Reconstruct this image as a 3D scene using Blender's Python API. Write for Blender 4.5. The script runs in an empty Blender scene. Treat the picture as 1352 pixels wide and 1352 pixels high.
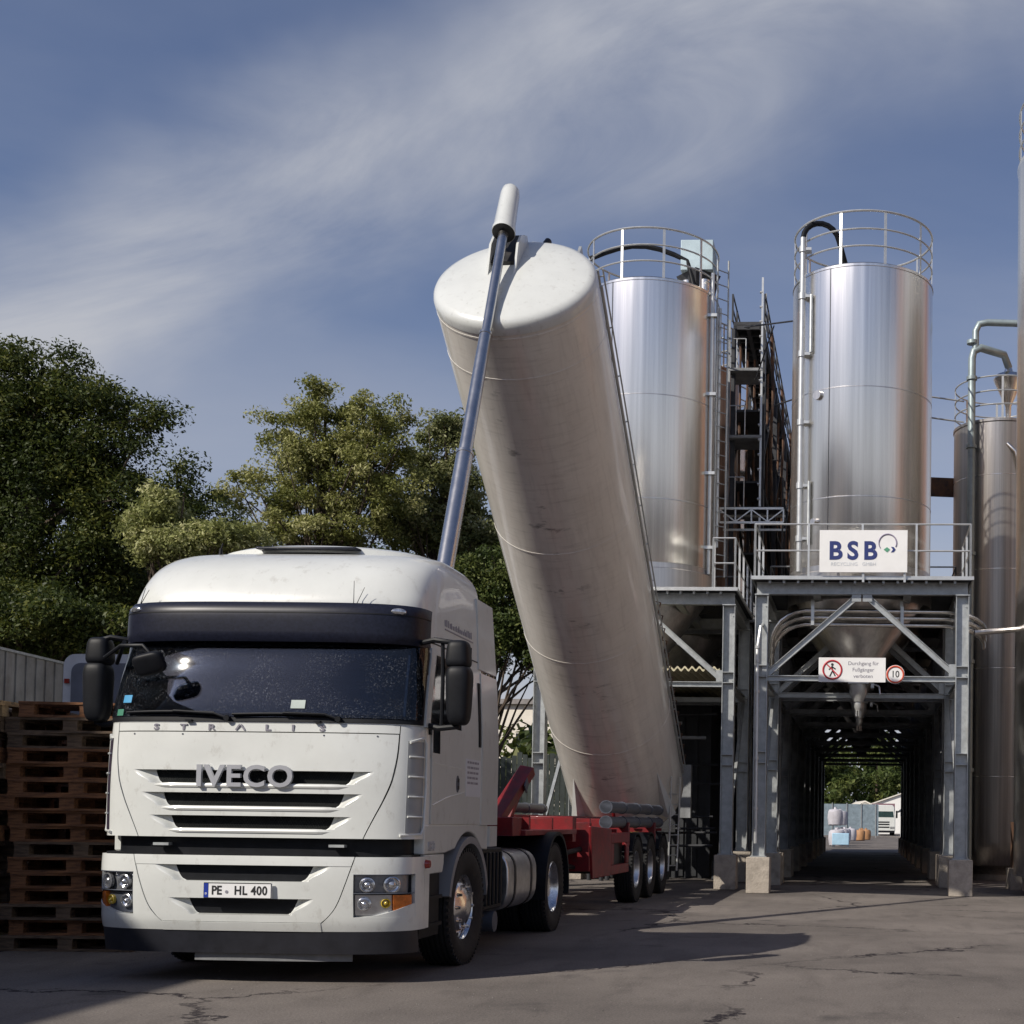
import bpy, bmesh, math, random
import numpy as np
from mathutils import Vector, Matrix
R = math.radians
random.seed(7)
S = bpy.context.scene
col = S.collection

# ------------------------------------------------------------------ camera
CAM_H = 1.28
cam_d = bpy.data.cameras.new("camera")
cam = bpy.data.objects.new("camera", cam_d)
col.objects.link(cam)
S.camera = cam
F_PX, PX, PY = 1749.0, 1050.0, 1025.0
cam_d.sensor_fit = 'HORIZONTAL'
cam_d.sensor_width = 36.0
cam_d.lens = F_PX / 1352 * 36
cam_d.shift_x = (676 - PX) / 1352
cam_d.shift_y = (PY - 676) / 1352
cam_d.clip_start = 0.1
cam_d.clip_end = 3000
_p, _r = R(2.0), R(0.75)
_fw = Vector((0, math.cos(_p), math.sin(_p)))
_u0 = Vector((0, -math.sin(_p), math.cos(_p)))
_x0 = Vector((1, 0, 0))
_rt = _x0 * math.cos(_r) + _u0 * math.sin(_r)
_up = _u0 * math.cos(_r) - _x0 * math.sin(_r)
M_ = Matrix(((_rt.x, _up.x, -_fw.x, 0), (_rt.y, _up.y, -_fw.y, 0), (_rt.z, _up.z, -_fw.z, CAM_H), (0, 0, 0, 1)))
cam.matrix_world = M_

def at(u, v, Y):
    """world point at depth Y that the photo shows at pixel (u, v)"""
    d = _fw + _rt * ((u - PX) / F_PX) - _up * ((v - PY) / F_PX)
    return Vector((0, 0, CAM_H)) + d * (Y / d.y)

# ------------------------------------------------------------------ sun, sky, exposure
SUN_EL, SUN_AZ = R(37.6), R(45.5)          # azimuth: behind and left of the camera
sun_dir = Vector((-math.sin(SUN_AZ) * math.cos(SUN_EL), -math.cos(SUN_AZ) * math.cos(SUN_EL), math.sin(SUN_EL)))
sd = bpy.data.lights.new("sun", 'SUN')
sd.energy = 4.5
sd.angle = R(0.5)
sd.color = (1.0, 0.93, 0.83)
so = bpy.data.objects.new("sun", sd)
so.rotation_euler = sun_dir.to_track_quat('Z', 'Y').to_euler()
col.objects.link(so)

w = bpy.data.worlds.new("World")
S.world = w
w.use_nodes = True
nt = w.node_tree
nt.nodes.clear()
def N(t, **k):
    n = nt.nodes.new(t)
    for a, b in k.items():
        setattr(n, a, b)
    return n
out = N('ShaderNodeOutputWorld')
bg = N('ShaderNodeBackground')
bg.inputs[1].default_value = 0.088
sky = N('ShaderNodeTexSky', sky_type='NISHITA')
sky.sun_disc = False
sky.sun_elevation = SUN_EL
sky.sun_rotation = math.pi + SUN_AZ
sky.altitude = 400
sky.air_density = 1.15
sky.dust_density = 1.2
sky.ozone_density = 3.0
tc = N('ShaderNodeTexCoord')
sep = N('ShaderNodeSeparateXYZ')
nt.links.new(tc.outputs['Generated'], sep.inputs[0])
mx = N('ShaderNodeMath', operation='MAXIMUM')
nt.links.new(sep.outputs[2], mx.inputs[0]); mx.inputs[1].default_value = 0.03
dx = N('ShaderNodeMath', operation='DIVIDE'); dy = N('ShaderNodeMath', operation='DIVIDE')
nt.links.new(sep.outputs[0], dx.inputs[0]); nt.links.new(mx.outputs[0], dx.inputs[1])
nt.links.new(sep.outputs[1], dy.inputs[0]); nt.links.new(mx.outputs[0], dy.inputs[1])
cmb = N('ShaderNodeCombineXYZ')
nt.links.new(dx.outputs[0], cmb.inputs[0]); nt.links.new(dy.outputs[0], cmb.inputs[1])
mp = N('ShaderNodeMapping')
mp.inputs['Rotation'].default_value = (0, 0, R(-24))
mp.inputs['Location'].default_value = (2.75, 1.3, 0)
mp.inputs['Scale'].default_value = (0.55, 1.0, 1)
nt.links.new(cmb.outputs[0], mp.inputs[0])
n1 = N('ShaderNodeTexNoise'); n1.inputs['Scale'].default_value = 0.62; n1.inputs['Detail'].default_value = 7
n1.inputs['Roughness'].default_value = 0.52; n1.inputs['Distortion'].default_value = 0.45
nt.links.new(mp.outputs[0], n1.inputs[0])
rmp = N('ShaderNodeValToRGB')
rmp.color_ramp.elements[0].position = 0.40; rmp.color_ramp.elements[0].color = (0, 0, 0, 1)
rmp.color_ramp.elements[1].position = 0.66; rmp.color_ramp.elements[1].color = (1, 1, 1, 1)
nt.links.new(n1.outputs[0], rmp.inputs[0])
cm = N('ShaderNodeMath', operation='MULTIPLY'); cm.inputs[1].default_value = 0.24
nt.links.new(rmp.outputs[0], cm.inputs[0])
# one broad cirrus band crossing the sky: a soft belt around a great circle, broken up by noise
def dirpx(u, v): return (_fw + _rt * ((u - PX) / F_PX) - _up * ((v - PY) / F_PX)).normalized()
nb = dirpx(0, 430).cross(dirpx(1000, 60)).normalized()
dt = N('ShaderNodeVectorMath', operation='DOT_PRODUCT'); dt.inputs[1].default_value = tuple(nb)
nrmn = N('ShaderNodeVectorMath', operation='NORMALIZE'); nt.links.new(tc.outputs['Generated'], nrmn.inputs[0]); nt.links.new(nrmn.outputs[0], dt.inputs[0])
wn = N('ShaderNodeTexNoise'); wn.inputs['Scale'].default_value = 2.6; wn.inputs['Detail'].default_value = 5; nt.links.new(nrmn.outputs[0], wn.inputs[0])
wa = N('ShaderNodeMath', operation='MULTIPLY_ADD'); nt.links.new(wn.outputs[0], wa.inputs[0]); wa.inputs[1].default_value = 0.30; nt.links.new(dt.outputs['Value'], wa.inputs[2])
wb = N('ShaderNodeMath', operation='SUBTRACT'); nt.links.new(wa.outputs[0], wb.inputs[0]); wb.inputs[1].default_value = 0.15
ab = N('ShaderNodeMath', operation='ABSOLUTE'); nt.links.new(wb.outputs[0], ab.inputs[0])
br = N('ShaderNodeMapRange', interpolation_type='SMOOTHSTEP'); br.inputs['From Min'].default_value = 0.098; br.inputs['From Max'].default_value = 0.0
nt.links.new(ab.outputs[0], br.inputs[0])
n3 = N('ShaderNodeTexNoise'); n3.inputs['Scale'].default_value = 1.3; n3.inputs['Detail'].default_value = 9; n3.inputs['Roughness'].default_value = 0.6; n3.inputs['Distortion'].default_value = 0.6
tb_ = nb.cross(dirpx(500, 240)).normalized()
d2 = N('ShaderNodeVectorMath', operation='DOT_PRODUCT'); d2.inputs[1].default_value = tuple(tb_); nt.links.new(nrmn.outputs[0], d2.inputs[0])
sA = N('ShaderNodeMath', operation='MULTIPLY'); nt.links.new(d2.outputs['Value'], sA.inputs[0]); sA.inputs[1].default_value = 2.2
sB = N('ShaderNodeMath', operation='MULTIPLY'); nt.links.new(dt.outputs['Value'], sB.inputs[0]); sB.inputs[1].default_value = 7.0
cst = N('ShaderNodeCombineXYZ'); nt.links.new(sA.outputs[0], cst.inputs[0]); nt.links.new(sB.outputs[0], cst.inputs[1])
nt.links.new(cst.outputs[0], n3.inputs[0])
m3 = N('ShaderNodeMapRange'); m3.inputs['From Min'].default_value = 0.34; m3.inputs['From Max'].default_value = 0.64; m3.inputs['To Min'].default_value = 0.22; nt.links.new(n3.outputs[0], m3.inputs[0])
bm3 = N('ShaderNodeMath', operation='MULTIPLY'); nt.links.new(br.outputs[0], bm3.inputs[0]); nt.links.new(m3.outputs[0], bm3.inputs[1])
sc3 = N('ShaderNodeMath', operation='MULTIPLY_ADD', use_clamp=True); nt.links.new(bm3.outputs[0], sc3.inputs[0]); sc3.inputs[1].default_value = 0.80
hz = N('ShaderNodeMapRange', interpolation_type='SMOOTHSTEP'); hz.inputs['From Min'].default_value = 0.46; hz.inputs['From Max'].default_value = 0.0; hz.inputs['To Max'].default_value = 0.85
nt.links.new(sep.outputs[2], hz.inputs[0])
hs = N('ShaderNodeMath', operation='ADD'); nt.links.new(cm.outputs[0], hs.inputs[0]); nt.links.new(hz.outputs[0], hs.inputs[1])
nt.links.new(hs.outputs[0], sc3.inputs[2])
tint = N('ShaderNodeMix', data_type='RGBA', blend_type='MULTIPLY')
tint.inputs[0].default_value = 1.0
tint.inputs[7].default_value = (0.86, 0.84, 0.98, 1)
nt.links.new(sky.outputs[0], tint.inputs[6])
mixc = N('ShaderNodeMix', data_type='RGBA')
nt.links.new(sc3.outputs[0], mixc.inputs[0])
nt.links.new(tint.outputs[2], mixc.inputs[6])
mixc.inputs[7].default_value = (5.5, 5.7, 6.3, 1)
nt.links.new(mixc.outputs[2], bg.inputs[0])
nt.links.new(bg.outputs[0], out.inputs[0])

S.view_settings.view_transform = 'Standard'
S.view_settings.look = 'None'
S.view_settings.exposure = 0.0
S.view_settings.gamma = 1.0
S.cycles.max_bounces = 8
S.cycles.diffuse_bounces = 3
S.cycles.glossy_bounces = 4
S.cycles.transparent_max_bounces = 6

# ------------------------------------------------------------------ materials
MAT = {}
def mat(name, color, rough=0.6, metal=0.0, coat=0.0, var=0.0, vscale=3.0, color2=None, stretch=(1, 1, 1), bump=0.0, bscale=60.0,
        spec=0.5, aniso=0.0, dirt=None, rvar=0.0, trans=0.0):
    if name in MAT:
        return MAT[name]
    m = bpy.data.materials.new(name)
    m.use_nodes = True
    t = m.node_tree
    b = t.nodes['Principled BSDF']
    b.inputs['Base Color'].default_value = (*color, 1)
    b.inputs['Roughness'].default_value = rough
    b.inputs['Metallic'].default_value = metal
    b.inputs['Coat Weight'].default_value = coat
    b.inputs['Coat Roughness'].default_value = 0.06
    b.inputs['Specular IOR Level'].default_value = spec
    L = t.links.new
    tcn = t.nodes.new('ShaderNodeTexCoord')
    mpn = t.nodes.new('ShaderNodeMapping')
    mpn.inputs['Scale'].default_value = stretch
    L(tcn.outputs['Object'], mpn.inputs[0])
    last = None
    if var > 0 or color2:
        nz = t.nodes.new('ShaderNodeTexNoise')
        nz.inputs['Scale'].default_value = vscale
        nz.inputs['Detail'].default_value = 8
        nz.inputs['Roughness'].default_value = 0.65
        L(mpn.outputs[0], nz.inputs[0])
        rp = t.nodes.new('ShaderNodeValToRGB')
        rp.color_ramp.elements[0].position = 0.33
        rp.color_ramp.elements[1].position = 0.68
        c2 = color2 if color2 else tuple(c * (1 - var) for c in color)
        c1 = color if color2 else tuple(min(1, c * (1 + var * 0.6)) for c in color)
        rp.color_ramp.elements[0].color = (*c2, 1)
        rp.color_ramp.elements[1].color = (*c1, 1)
        L(nz.outputs[0], rp.inputs[0])
        last = rp.outputs[0]
        if rvar:
            mr = t.nodes.new('ShaderNodeMapRange')
            mr.inputs['To Min'].default_value = max(0.02, rough - rvar)
            mr.inputs['To Max'].default_value = rough + rvar
            L(nz.outputs[0], mr.inputs[0])
            L(mr.outputs[0], b.inputs['Roughness'])
    if dirt:
        dc, ds, dst, dp0, dp1 = dirt
        mp2 = t.nodes.new('ShaderNodeMapping')
        mp2.inputs['Scale'].default_value = dst
        L(tcn.outputs['Object'], mp2.inputs[0])
        nd = t.nodes.new('ShaderNodeTexNoise')
        nd.inputs['Scale'].default_value = ds
        nd.inputs['Detail'].default_value = 9
        nd.inputs['Roughness'].default_value = 0.7
        L(mp2.outputs[0], nd.inputs[0])
        r2 = t.nodes.new('ShaderNodeMapRange')
        r2.inputs['From Min'].default_value = dp0
        r2.inputs['From Max'].default_value = dp1
        L(nd.outputs[0], r2.inputs[0])
        mxn = t.nodes.new('ShaderNodeMix'); mxn.data_type = 'RGBA'
        L(r2.outputs[0], mxn.inputs[0])
        if last: L(last, mxn.inputs[6])
        else: mxn.inputs[6].default_value = (*color, 1)
        mxn.inputs[7].default_value = (*dc, 1)
        last = mxn.outputs[2]
    if last:
        L(last, b.inputs['Base Color'])
    if bump > 0:
        nb = t.nodes.new('ShaderNodeTexNoise')
        nb.inputs['Scale'].default_value = bscale
        nb.inputs['Detail'].default_value = 4
        L(mpn.outputs[0], nb.inputs[0])
        bp = t.nodes.new('ShaderNodeBump')
        bp.inputs['Strength'].default_value = bump
        bp.inputs['Distance'].default_value = 0.02
        L(nb.outputs[0], bp.inputs['Height'])
        L(bp.outputs[0], b.inputs['Normal'])
    if aniso:
        b.inputs['Anisotropic'].default_value = aniso
        tg = t.nodes.new('ShaderNodeTangent')
        tg.direction_type = 'RADIAL'; tg.axis = 'Z'
        L(tg.outputs[0], b.inputs['Tangent'])
    if trans:
        b.inputs['Transmission Weight'].default_value = trans
    MAT[name] = m
    return m

white = mat('white_paint', (0.67, 0.685, 0.655), 0.30, coat=0.6, var=0.06, vscale=2.2, dirt=((0.34, 0.32, 0.28), 11, (1, 1, .6), 0.56, 0.90))
white_side = white
barrel_white = None
black_pl = mat('black_plastic', (0.009, 0.010, 0.013), 0.5, var=0.3, vscale=12, spec=0.22)
visor_m = mat('tinted_plastic', (0.013, 0.015, 0.028), 0.36, coat=0.0, var=0.35, vscale=40, spec=0.25)
rubber = mat('rubber', (0.012, 0.012, 0.013), 0.8, var=0.35, vscale=14, dirt=((0.045, 0.04, 0.034), 10, (1, 1, 1), 0.52, 0.85), bump=0.2)
chrome = mat('chrome', (0.78, 0.78, 0.78), 0.24, metal=1.0, var=0.25, vscale=20, rvar=0.08)
alu = mat('aluminium', (0.62, 0.63, 0.65), 0.34, metal=1.0, var=0.2, vscale=9, rvar=0.1)
badge_m = mat('badge_metal', (0.50, 0.51, 0.54), 0.36, metal=0.35, var=0.1)
red = mat('red_paint', (0.20, 0.009, 0.012), 0.45, coat=0.2, var=0.35, vscale=5, dirt=((0.035, 0.02, 0.018), 6, (1, 1, 1), 0.5, 0.8))
black_paint = mat('chassis_black', (0.018, 0.018, 0.02), 0.55, var=0.4, vscale=8, dirt=((0.06, 0.052, 0.045), 6, (1, 1, 1), 0.55, 0.85))
grey_pl = mat('grey_plastic', (0.085, 0.095, 0.12), 0.45, var=0.2, vscale=10)
galv = mat('galvanised_steel', (0.47, 0.49, 0.49), 0.42, metal=0.55, var=0.22, vscale=7, dirt=((0.20, 0.17, 0.13), 3, (1, 1, 0.4), 0.60, 0.9), rvar=0.08)
rail_m = mat('rail_steel', (0.62, 0.63, 0.62), 0.35, metal=0.6, var=0.12, vscale=8)
dark_steel = mat('dark_steel', (0.040, 0.042, 0.048), 0.6, metal=0.3, var=0.4, vscale=4)
rust_steel = mat('rusty_steel', (0.16, 0.075, 0.035), 0.75, var=0.5, vscale=5, color2=(0.05, 0.035, 0.03))
concrete = mat('concrete', (0.42, 0.37, 0.31), 0.9, var=0.35, vscale=5, bump=0.5, bscale=30, dirt=((0.14, 0.12, 0.10), 2.5, (1, 1, 1), 0.52, 0.8))
wood = mat('pallet_wood', (0.27, 0.12, 0.05), 0.85, var=0.5, vscale=6, stretch=(1, 6, 8), color2=(0.07, 0.032, 0.018), bump=0.4, bscale=40)
wood_light = mat('fresh_pallet_wood', (0.45, 0.31, 0.16), 0.85, var=0.4, vscale=6, stretch=(1, 6, 8), bump=0.4, bscale=40)
sign_white = mat('sign_white', (0.80, 0.80, 0.79), 0.5, var=0.05, vscale=3)
navy = mat('navy_ink', (0.02, 0.035, 0.16), 0.5, var=0.1)
green_ink = mat('green_ink', (0.10, 0.32, 0.20), 0.5, var=0.1)
pale_ink = mat('pale_ink', (0.55, 0.58, 0.62), 0.5, var=0.1)
grey_ink = mat('grey_ink', (0.25, 0.24, 0.28), 0.5, var=0.1)
red_ink = mat('red_ink', (0.50, 0.03, 0.045), 0.5, var=0.15)
black_ink = mat('black_ink', (0.02, 0.02, 0.02), 0.5, var=0.1)
blue_ink = mat('blue_ink', (0.015, 0.04, 0.30), 0.4, var=0.1)
amber = mat('amber_lens', (0.62, 0.16, 0.015), 0.15, coat=0.6, var=0.3, vscale=25)
redlens = mat('red_lens', (0.32, 0.02, 0.01), 0.18, coat=0.6, var=0.2, vscale=25)
yellow_lens = mat('yellow_lens', (0.55, 0.40, 0.05), 0.12, coat=0.8, var=0.3, vscale=25)
lens = mat('clear_lens', (0.62, 0.63, 0.65), 0.14, metal=0.8, coat=1.0, var=0.4, vscale=28)
mirror_glass = mat('mirror_glass', (0.7, 0.72, 0.75), 0.03, metal=1.0, var=0.05)

def steel_mat(name, tintc, rough=0.3, band=0.10):
    m = mat(name, tintc, rough, metal=1.0, var=band, vscale=1.2, stretch=(9, 9, 0.12), aniso=0.55, rvar=0.05, bump=0.10, bscale=0.7,
            dirt=((0.22, 0.19, 0.16), 2.0, (3.5, 3.5, 0.3), 0.68, 1.0))
    return m
steel_a = steel_mat('brushed_stainless', (0.88, 0.85, 0.80), 0.25, 0.14)
steel_b = steel_mat('dull_stainless', (0.60, 0.58, 0.56), 0.34, 0.2)

# windscreen glass with dust specks
gl = mat('windscreen_glass', (0.006, 0.010, 0.022), 0.04, coat=0.0)
t = gl.node_tree; b = t.nodes['Principled BSDF']
tcn = t.nodes.new('ShaderNodeTexCoord')
nz = t.nodes.new('ShaderNodeTexNoise'); nz.inputs['Scale'].default_value = 70; nz.inputs['Detail'].default_value = 6; nz.inputs['Roughness'].default_value = 0.8
t.links.new(tcn.outputs['Object'], nz.inputs[0])
nz2 = t.nodes.new('ShaderNodeTexNoise'); nz2.inputs['Scale'].default_value = 2.6; nz2.inputs['Detail'].default_value = 3
t.links.new(tcn.outputs['Object'], nz2.inputs[0])
mr = t.nodes.new('ShaderNodeMapRange'); mr.inputs['From Min'].default_value = 0.55; mr.inputs['From Max'].default_value = 0.80
mu = t.nodes.new('ShaderNodeMath'); mu.operation = 'MULTIPLY'
t.links.new(nz.outputs[0], mr.inputs[0]); t.links.new(mr.outputs[0], mu.inputs[0])
mr2 = t.nodes.new('ShaderNodeMapRange'); mr2.inputs['From Min'].default_value = 0.34; mr2.inputs['From Max'].default_value = 0.62
t.links.new(nz2.outputs[0], mr2.inputs[0]); t.links.new(mr2.outputs[0], mu.inputs[1])
mxg = t.nodes.new('ShaderNodeMix'); mxg.data_type = 'RGBA'
t.links.new(mu.outputs[0], mxg.inputs[0]); mxg.inputs[6].default_value = (0.008, 0.014, 0.034, 1); mxg.inputs[7].default_value = (0.55, 0.57, 0.58, 1)
t.links.new(mxg.outputs[2], b.inputs['Base Color'])
b.inputs['Coat Roughness'].default_value = 0.02
# replace the opaque shader: tinted see-through glass, fresnel gloss, dust layer on top
tr_ = t.nodes.new('ShaderNodeBsdfTransparent'); tr_.inputs[0].default_value = (0.50, 0.58, 0.68, 1)
gy_ = t.nodes.new('ShaderNodeBsdfGlossy'); gy_.inputs['Roughness'].default_value = 0.03
fr_ = t.nodes.new('ShaderNodeFresnel'); fr_.inputs[0].default_value = 1.62
m1_ = t.nodes.new('ShaderNodeMixShader'); m2_ = t.nodes.new('ShaderNodeMixShader'); df_ = t.nodes.new('ShaderNodeBsdfDiffuse'); df_.inputs[0].default_value = (.40, .42, .46, 1)
t.links.new(fr_.outputs[0], m1_.inputs[0]); t.links.new(tr_.outputs[0], m1_.inputs[1]); t.links.new(gy_.outputs[0], m1_.inputs[2])
t.links.new(mu.outputs[0], m2_.inputs[0]); t.links.new(m1_.outputs[0], m2_.inputs[1]); t.links.new(df_.outputs[0], m2_.inputs[2])
t.links.new(m2_.outputs[0], t.nodes['Material Output'].inputs[0])
t.nodes.remove(b)
side_glass = mat('side_glass', (0.008, 0.010, 0.014), 0.04, coat=1.0, var=0.3)

# ------------------------------------------------------------------ helpers
def superell(s_, c, d, n1=.55, n2=.55, nu=28, nv=18, taper=0.0):
    """rounded-box body: centre c, half sizes d; small exponents give boxier shapes"""
    P = lambda v, e: math.copysign(abs(v) ** e, v)
    rings = []
    for j in range(1, nv):
        ph = -math.pi / 2 + math.pi * j / nv
        ring = []
        for i in range(nu):
            th = 2 * math.pi * i / nu
            z = P(math.sin(ph), n1); k = P(math.cos(ph), n1) * (1 + taper * z)
            ring.append(s_.bm.verts.new((c[0] + d[0] * k * P(math.cos(th), n2), c[1] + d[1] * k * P(math.sin(th), n2), c[2] + d[2] * z)))
        rings.append(ring)
    for a, b in zip(rings, rings[1:]):
        for i in range(nu):
            j = (i + 1) % nu
            s_.bm.faces.new((a[i], a[j], b[j], b[i]))
    s_.bm.faces.new(rings[0][::-1]); s_.bm.faces.new(rings[-1])

class MB:
    def __init__(s):
        s.bm = bmesh.new()
    def poly(s, pts):
        v = [s.bm.verts.new(p) for p in pts]
        try:
            s.bm.faces.new(v)
        except ValueError:
            pass
        return v
    def box(s, c, d, rot=None):
        """centre c, full size d"""
        m = Matrix.Translation(Vector(c))
        if rot is not None:
            m = m @ rot.to_4x4()
        vs = []
        for i in (-.5, .5):
            for j in (-.5, .5):
                for k in (-.5, .5):
                    vs.append(s.bm.verts.new(m @ Vector((i * d[0], j * d[1], k * d[2]))))
        for f in ((0, 1, 3, 2), (4, 6, 7, 5), (0, 4, 5, 1), (2, 3, 7, 6), (0, 2, 6, 4), (1, 5, 7, 3)):
            s.bm.faces.new([vs[i] for i in f])
        return s
    def b2(s, x0, x1, y0, y1, z0, z1):
        return s.box(((x0 + x1) / 2, (y0 + y1) / 2, (z0 + z1) / 2), (abs(x1 - x0), abs(y1 - y0), abs(z1 - z0)))
    def frame(s, a, b, side=Vector((0, 0, 1))):
        z = (Vector(b) - Vector(a)).normalized()
        sd_ = Vector(side)
        if abs(z.dot(sd_)) > 0.98:
            sd_ = Vector((1, 0, 0))
        x = sd_.cross(z).normalized()
        y = z.cross(x)
        return x, y, z
    def beam(s, a, b, w_, h_, side=Vector((0, 0, 1))):
        a, b = Vector(a), Vector(b)
        x, y, z = s.frame(a, b, side)
        rot = Matrix((x, y, z)).transposed()
        return s.box((a + b) / 2, (w_, h_, (b - a).length), rot)
    def cyl(s, a, b, r0, r1=None, n=20, caps=True):
        a, b = Vector(a), Vector(b)
        r1 = r0 if r1 is None else r1
        x, y, z = s.frame(a, b)
        ra, rb = [], []
        for i in range(n):
            t_ = 2 * math.pi * i / n
            d = x * math.cos(t_) + y * math.sin(t_)
            ra.append(s.bm.verts.new(a + d * r0)); rb.append(s.bm.verts.new(b + d * r1))
        for i in range(n):
            j = (i + 1) % n
            s.bm.faces.new((ra[i], ra[j], rb[j], rb[i]))
        if caps:
            s.bm.faces.new(ra[::-1]); s.bm.faces.new(rb)
        return s
    def tube(s, pts, r, n=8, closed=False, caps=True):
        pts = [Vector(p) for p in pts]
        rings = []
        m = len(pts)
        px_ = None
        for i, p in enumerate(pts):
            if closed:
                d = pts[(i + 1) % m] - pts[i - 1]
            else:
                d = pts[min(i + 1, m - 1)] - pts[max(i - 1, 0)]
            d.normalize()
            if px_ is None:
                u_ = Vector((0, 0, 1)) if abs(d.z) < 0.9 else Vector((1, 0, 0))
                x = u_.cross(d).normalized()
            else:
                x = (px_ - d * px_.dot(d)).normalized()
            px_ = x
            y = d.cross(x)
            rr = r[i] if isinstance(r, (list, tuple)) else r
            rings.append([s.bm.verts.new(p + (x * math.cos(2 * math.pi * k / n) + y * math.sin(2 * math.pi * k / n)) * rr) for k in range(n)])
        for i in range(m if closed else m - 1):
            a, b = rings[i], rings[(i + 1) % m]
            for k in range(n):
                l = (k + 1) % n
                s.bm.faces.new((a[k], a[l], b[l], b[k]))
        if caps and not closed:
            s.bm.faces.new(rings[0][::-1]); s.bm.faces.new(rings[-1])
        return s
    def lathe(s, prof, c=(0, 0, 0), axis='Z', n=48, cap=True, mtx=None):
        """prof: list of (radius, height along axis)"""
        rings = []
        c = Vector(c)
        for (r, h) in prof:
            ring = []
            for i in range(n):
                t_ = 2 * math.pi * i / n
                if mtx is not None:
                    p = mtx @ Vector((r * math.cos(t_), r * math.sin(t_), h))
                elif axis == 'Z':
                    p = c + Vector((r * math.cos(t_), r * math.sin(t_), h))
                elif axis == 'X':
                    p = c + Vector((h, r * math.cos(t_), r * math.sin(t_)))
                else:
                    p = c + Vector((r * math.cos(t_), h, r * math.sin(t_)))
                ring.append(s.bm.verts.new(p))
            rings.append(ring)
        for a, b in zip(rings, rings[1:]):
            for i in range(n):
                j = (i + 1) % n
                s.bm.faces.new((a[i], a[j], b[j], b[i]))
        if cap:
            if prof[0][0] > 1e-5: s.bm.faces.new(rings[0][::-1])
            if prof[-1][0] > 1e-5: s.bm.faces.new(rings[-1])
        return s
    def prism(s, poly, fn, t0, t1):
        """poly: 2D outline, fn(a,b,t) -> point"""
        A = [s.bm.verts.new(fn(a, b, t0)) for a, b in poly]
        B = [s.bm.verts.new(fn(a, b, t1)) for a, b in poly]
        n = len(poly)
        s.bm.faces.new(A[::-1]); s.bm.faces.new(B)
        for i in range(n):
            j = (i + 1) % n
            s.bm.faces.new((A[i], A[j], B[j], B[i]))
        return s
    def hbeam(s, a, b, wd, dp, t_=0.014, side=Vector((0, 1, 0))):
        """H section: flanges parallel to 'side', apart along the other direction by wd; dp flange depth"""
        a, b = Vector(a), Vector(b)
        z = (b - a).normalized()
        y = (side - z * side.dot(z)).normalized()
        x = y.cross(z)
        rot = Matrix((x, y, z)).transposed()
        L_ = (b - a).length
        c = (a + b) / 2
        s.box(c - x * (wd / 2 - t_ / 2), (t_, dp, L_), rot)
        s.box(c + x * (wd / 2 - t_ / 2), (t_, dp, L_), rot)
        s.box(c, (wd - 2 * t_, t_ * 0.8, L_ - 0.004), rot)
        return s
    def patch(s, pf, a0, a1, z0, z1, off0, off1, na=12, nz_=8, flip=False):
        """slab on surface pf(a,z); a0,a1 functions of z or numbers; off0 outer offset, off1 inner"""
        fa0 = a0 if callable(a0) else (lambda z: a0)
        fa1 = a1 if callable(a1) else (lambda z: a1)
        def nrm(a, z):
            e = 1e-3
            da = pf(a + e, z) - pf(a - e, z)
            dz = pf(a, z + e) - pf(a, z - e)
            n_ = da.cross(dz).normalized()
            return -n_ if flip else n_
        O, I = [], []
        for k in range(nz_ + 1):
            z = z0 + (z1 - z0) * k / nz_
            ro, ri = [], []
            for i in range(na + 1):
                a = fa0(z) + (fa1(z) - fa0(z)) * i / na
                p = pf(a, z); n_ = nrm(a, z)
                ro.append(s.bm.verts.new(p + n_ * off0)); ri.append(s.bm.verts.new(p + n_ * off1))
            O.append(ro); I.append(ri)
        for k in range(nz_):
            for i in range(na):
                s.bm.faces.new((O[k][i], O[k][i + 1], O[k + 1][i + 1], O[k + 1][i]))
                s.bm.faces.new((I[k][i], I[k + 1][i], I[k + 1][i + 1], I[k][i + 1]))
            s.bm.faces.new((O[k][0], O[k + 1][0], I[k + 1][0], I[k][0]))
            s.bm.faces.new((O[k][na], I[k][na], I[k + 1][na], O[k + 1][na]))
        for i in range(na):
            s.bm.faces.new((O[0][i], I[0][i], I[0][i + 1], O[0][i + 1]))
            s.bm.faces.new((O[nz_][i], O[nz_][i + 1], I[nz_][i + 1], I[nz_][i]))
        return s
    def build(s, name, m, parent=None, bevel=0.0, angle=38, seg=2, mods=None):
        bmesh.ops.recalc_face_normals(s.bm, faces=s.bm.faces)
        me = bpy.data.meshes.new(name)
        s.bm.to_mesh(me); s.bm.free()
        me.materials.append(m)
        me.polygons.foreach_set('use_smooth', [True] * len(me.polygons))
        me.set_sharp_from_angle(angle=R(angle))
        o = bpy.data.objects.new(name, me)
        col.objects.link(o)
        if parent is not None: o.parent = parent
        if bevel > 0:
            bv = o.modifiers.new('bevel', 'BEVEL')
            bv.width = bevel; bv.segments = seg; bv.limit_method = 'ANGLE'; bv.angle_limit = R(40)
            bv.harden_normals = False
        return o

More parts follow.
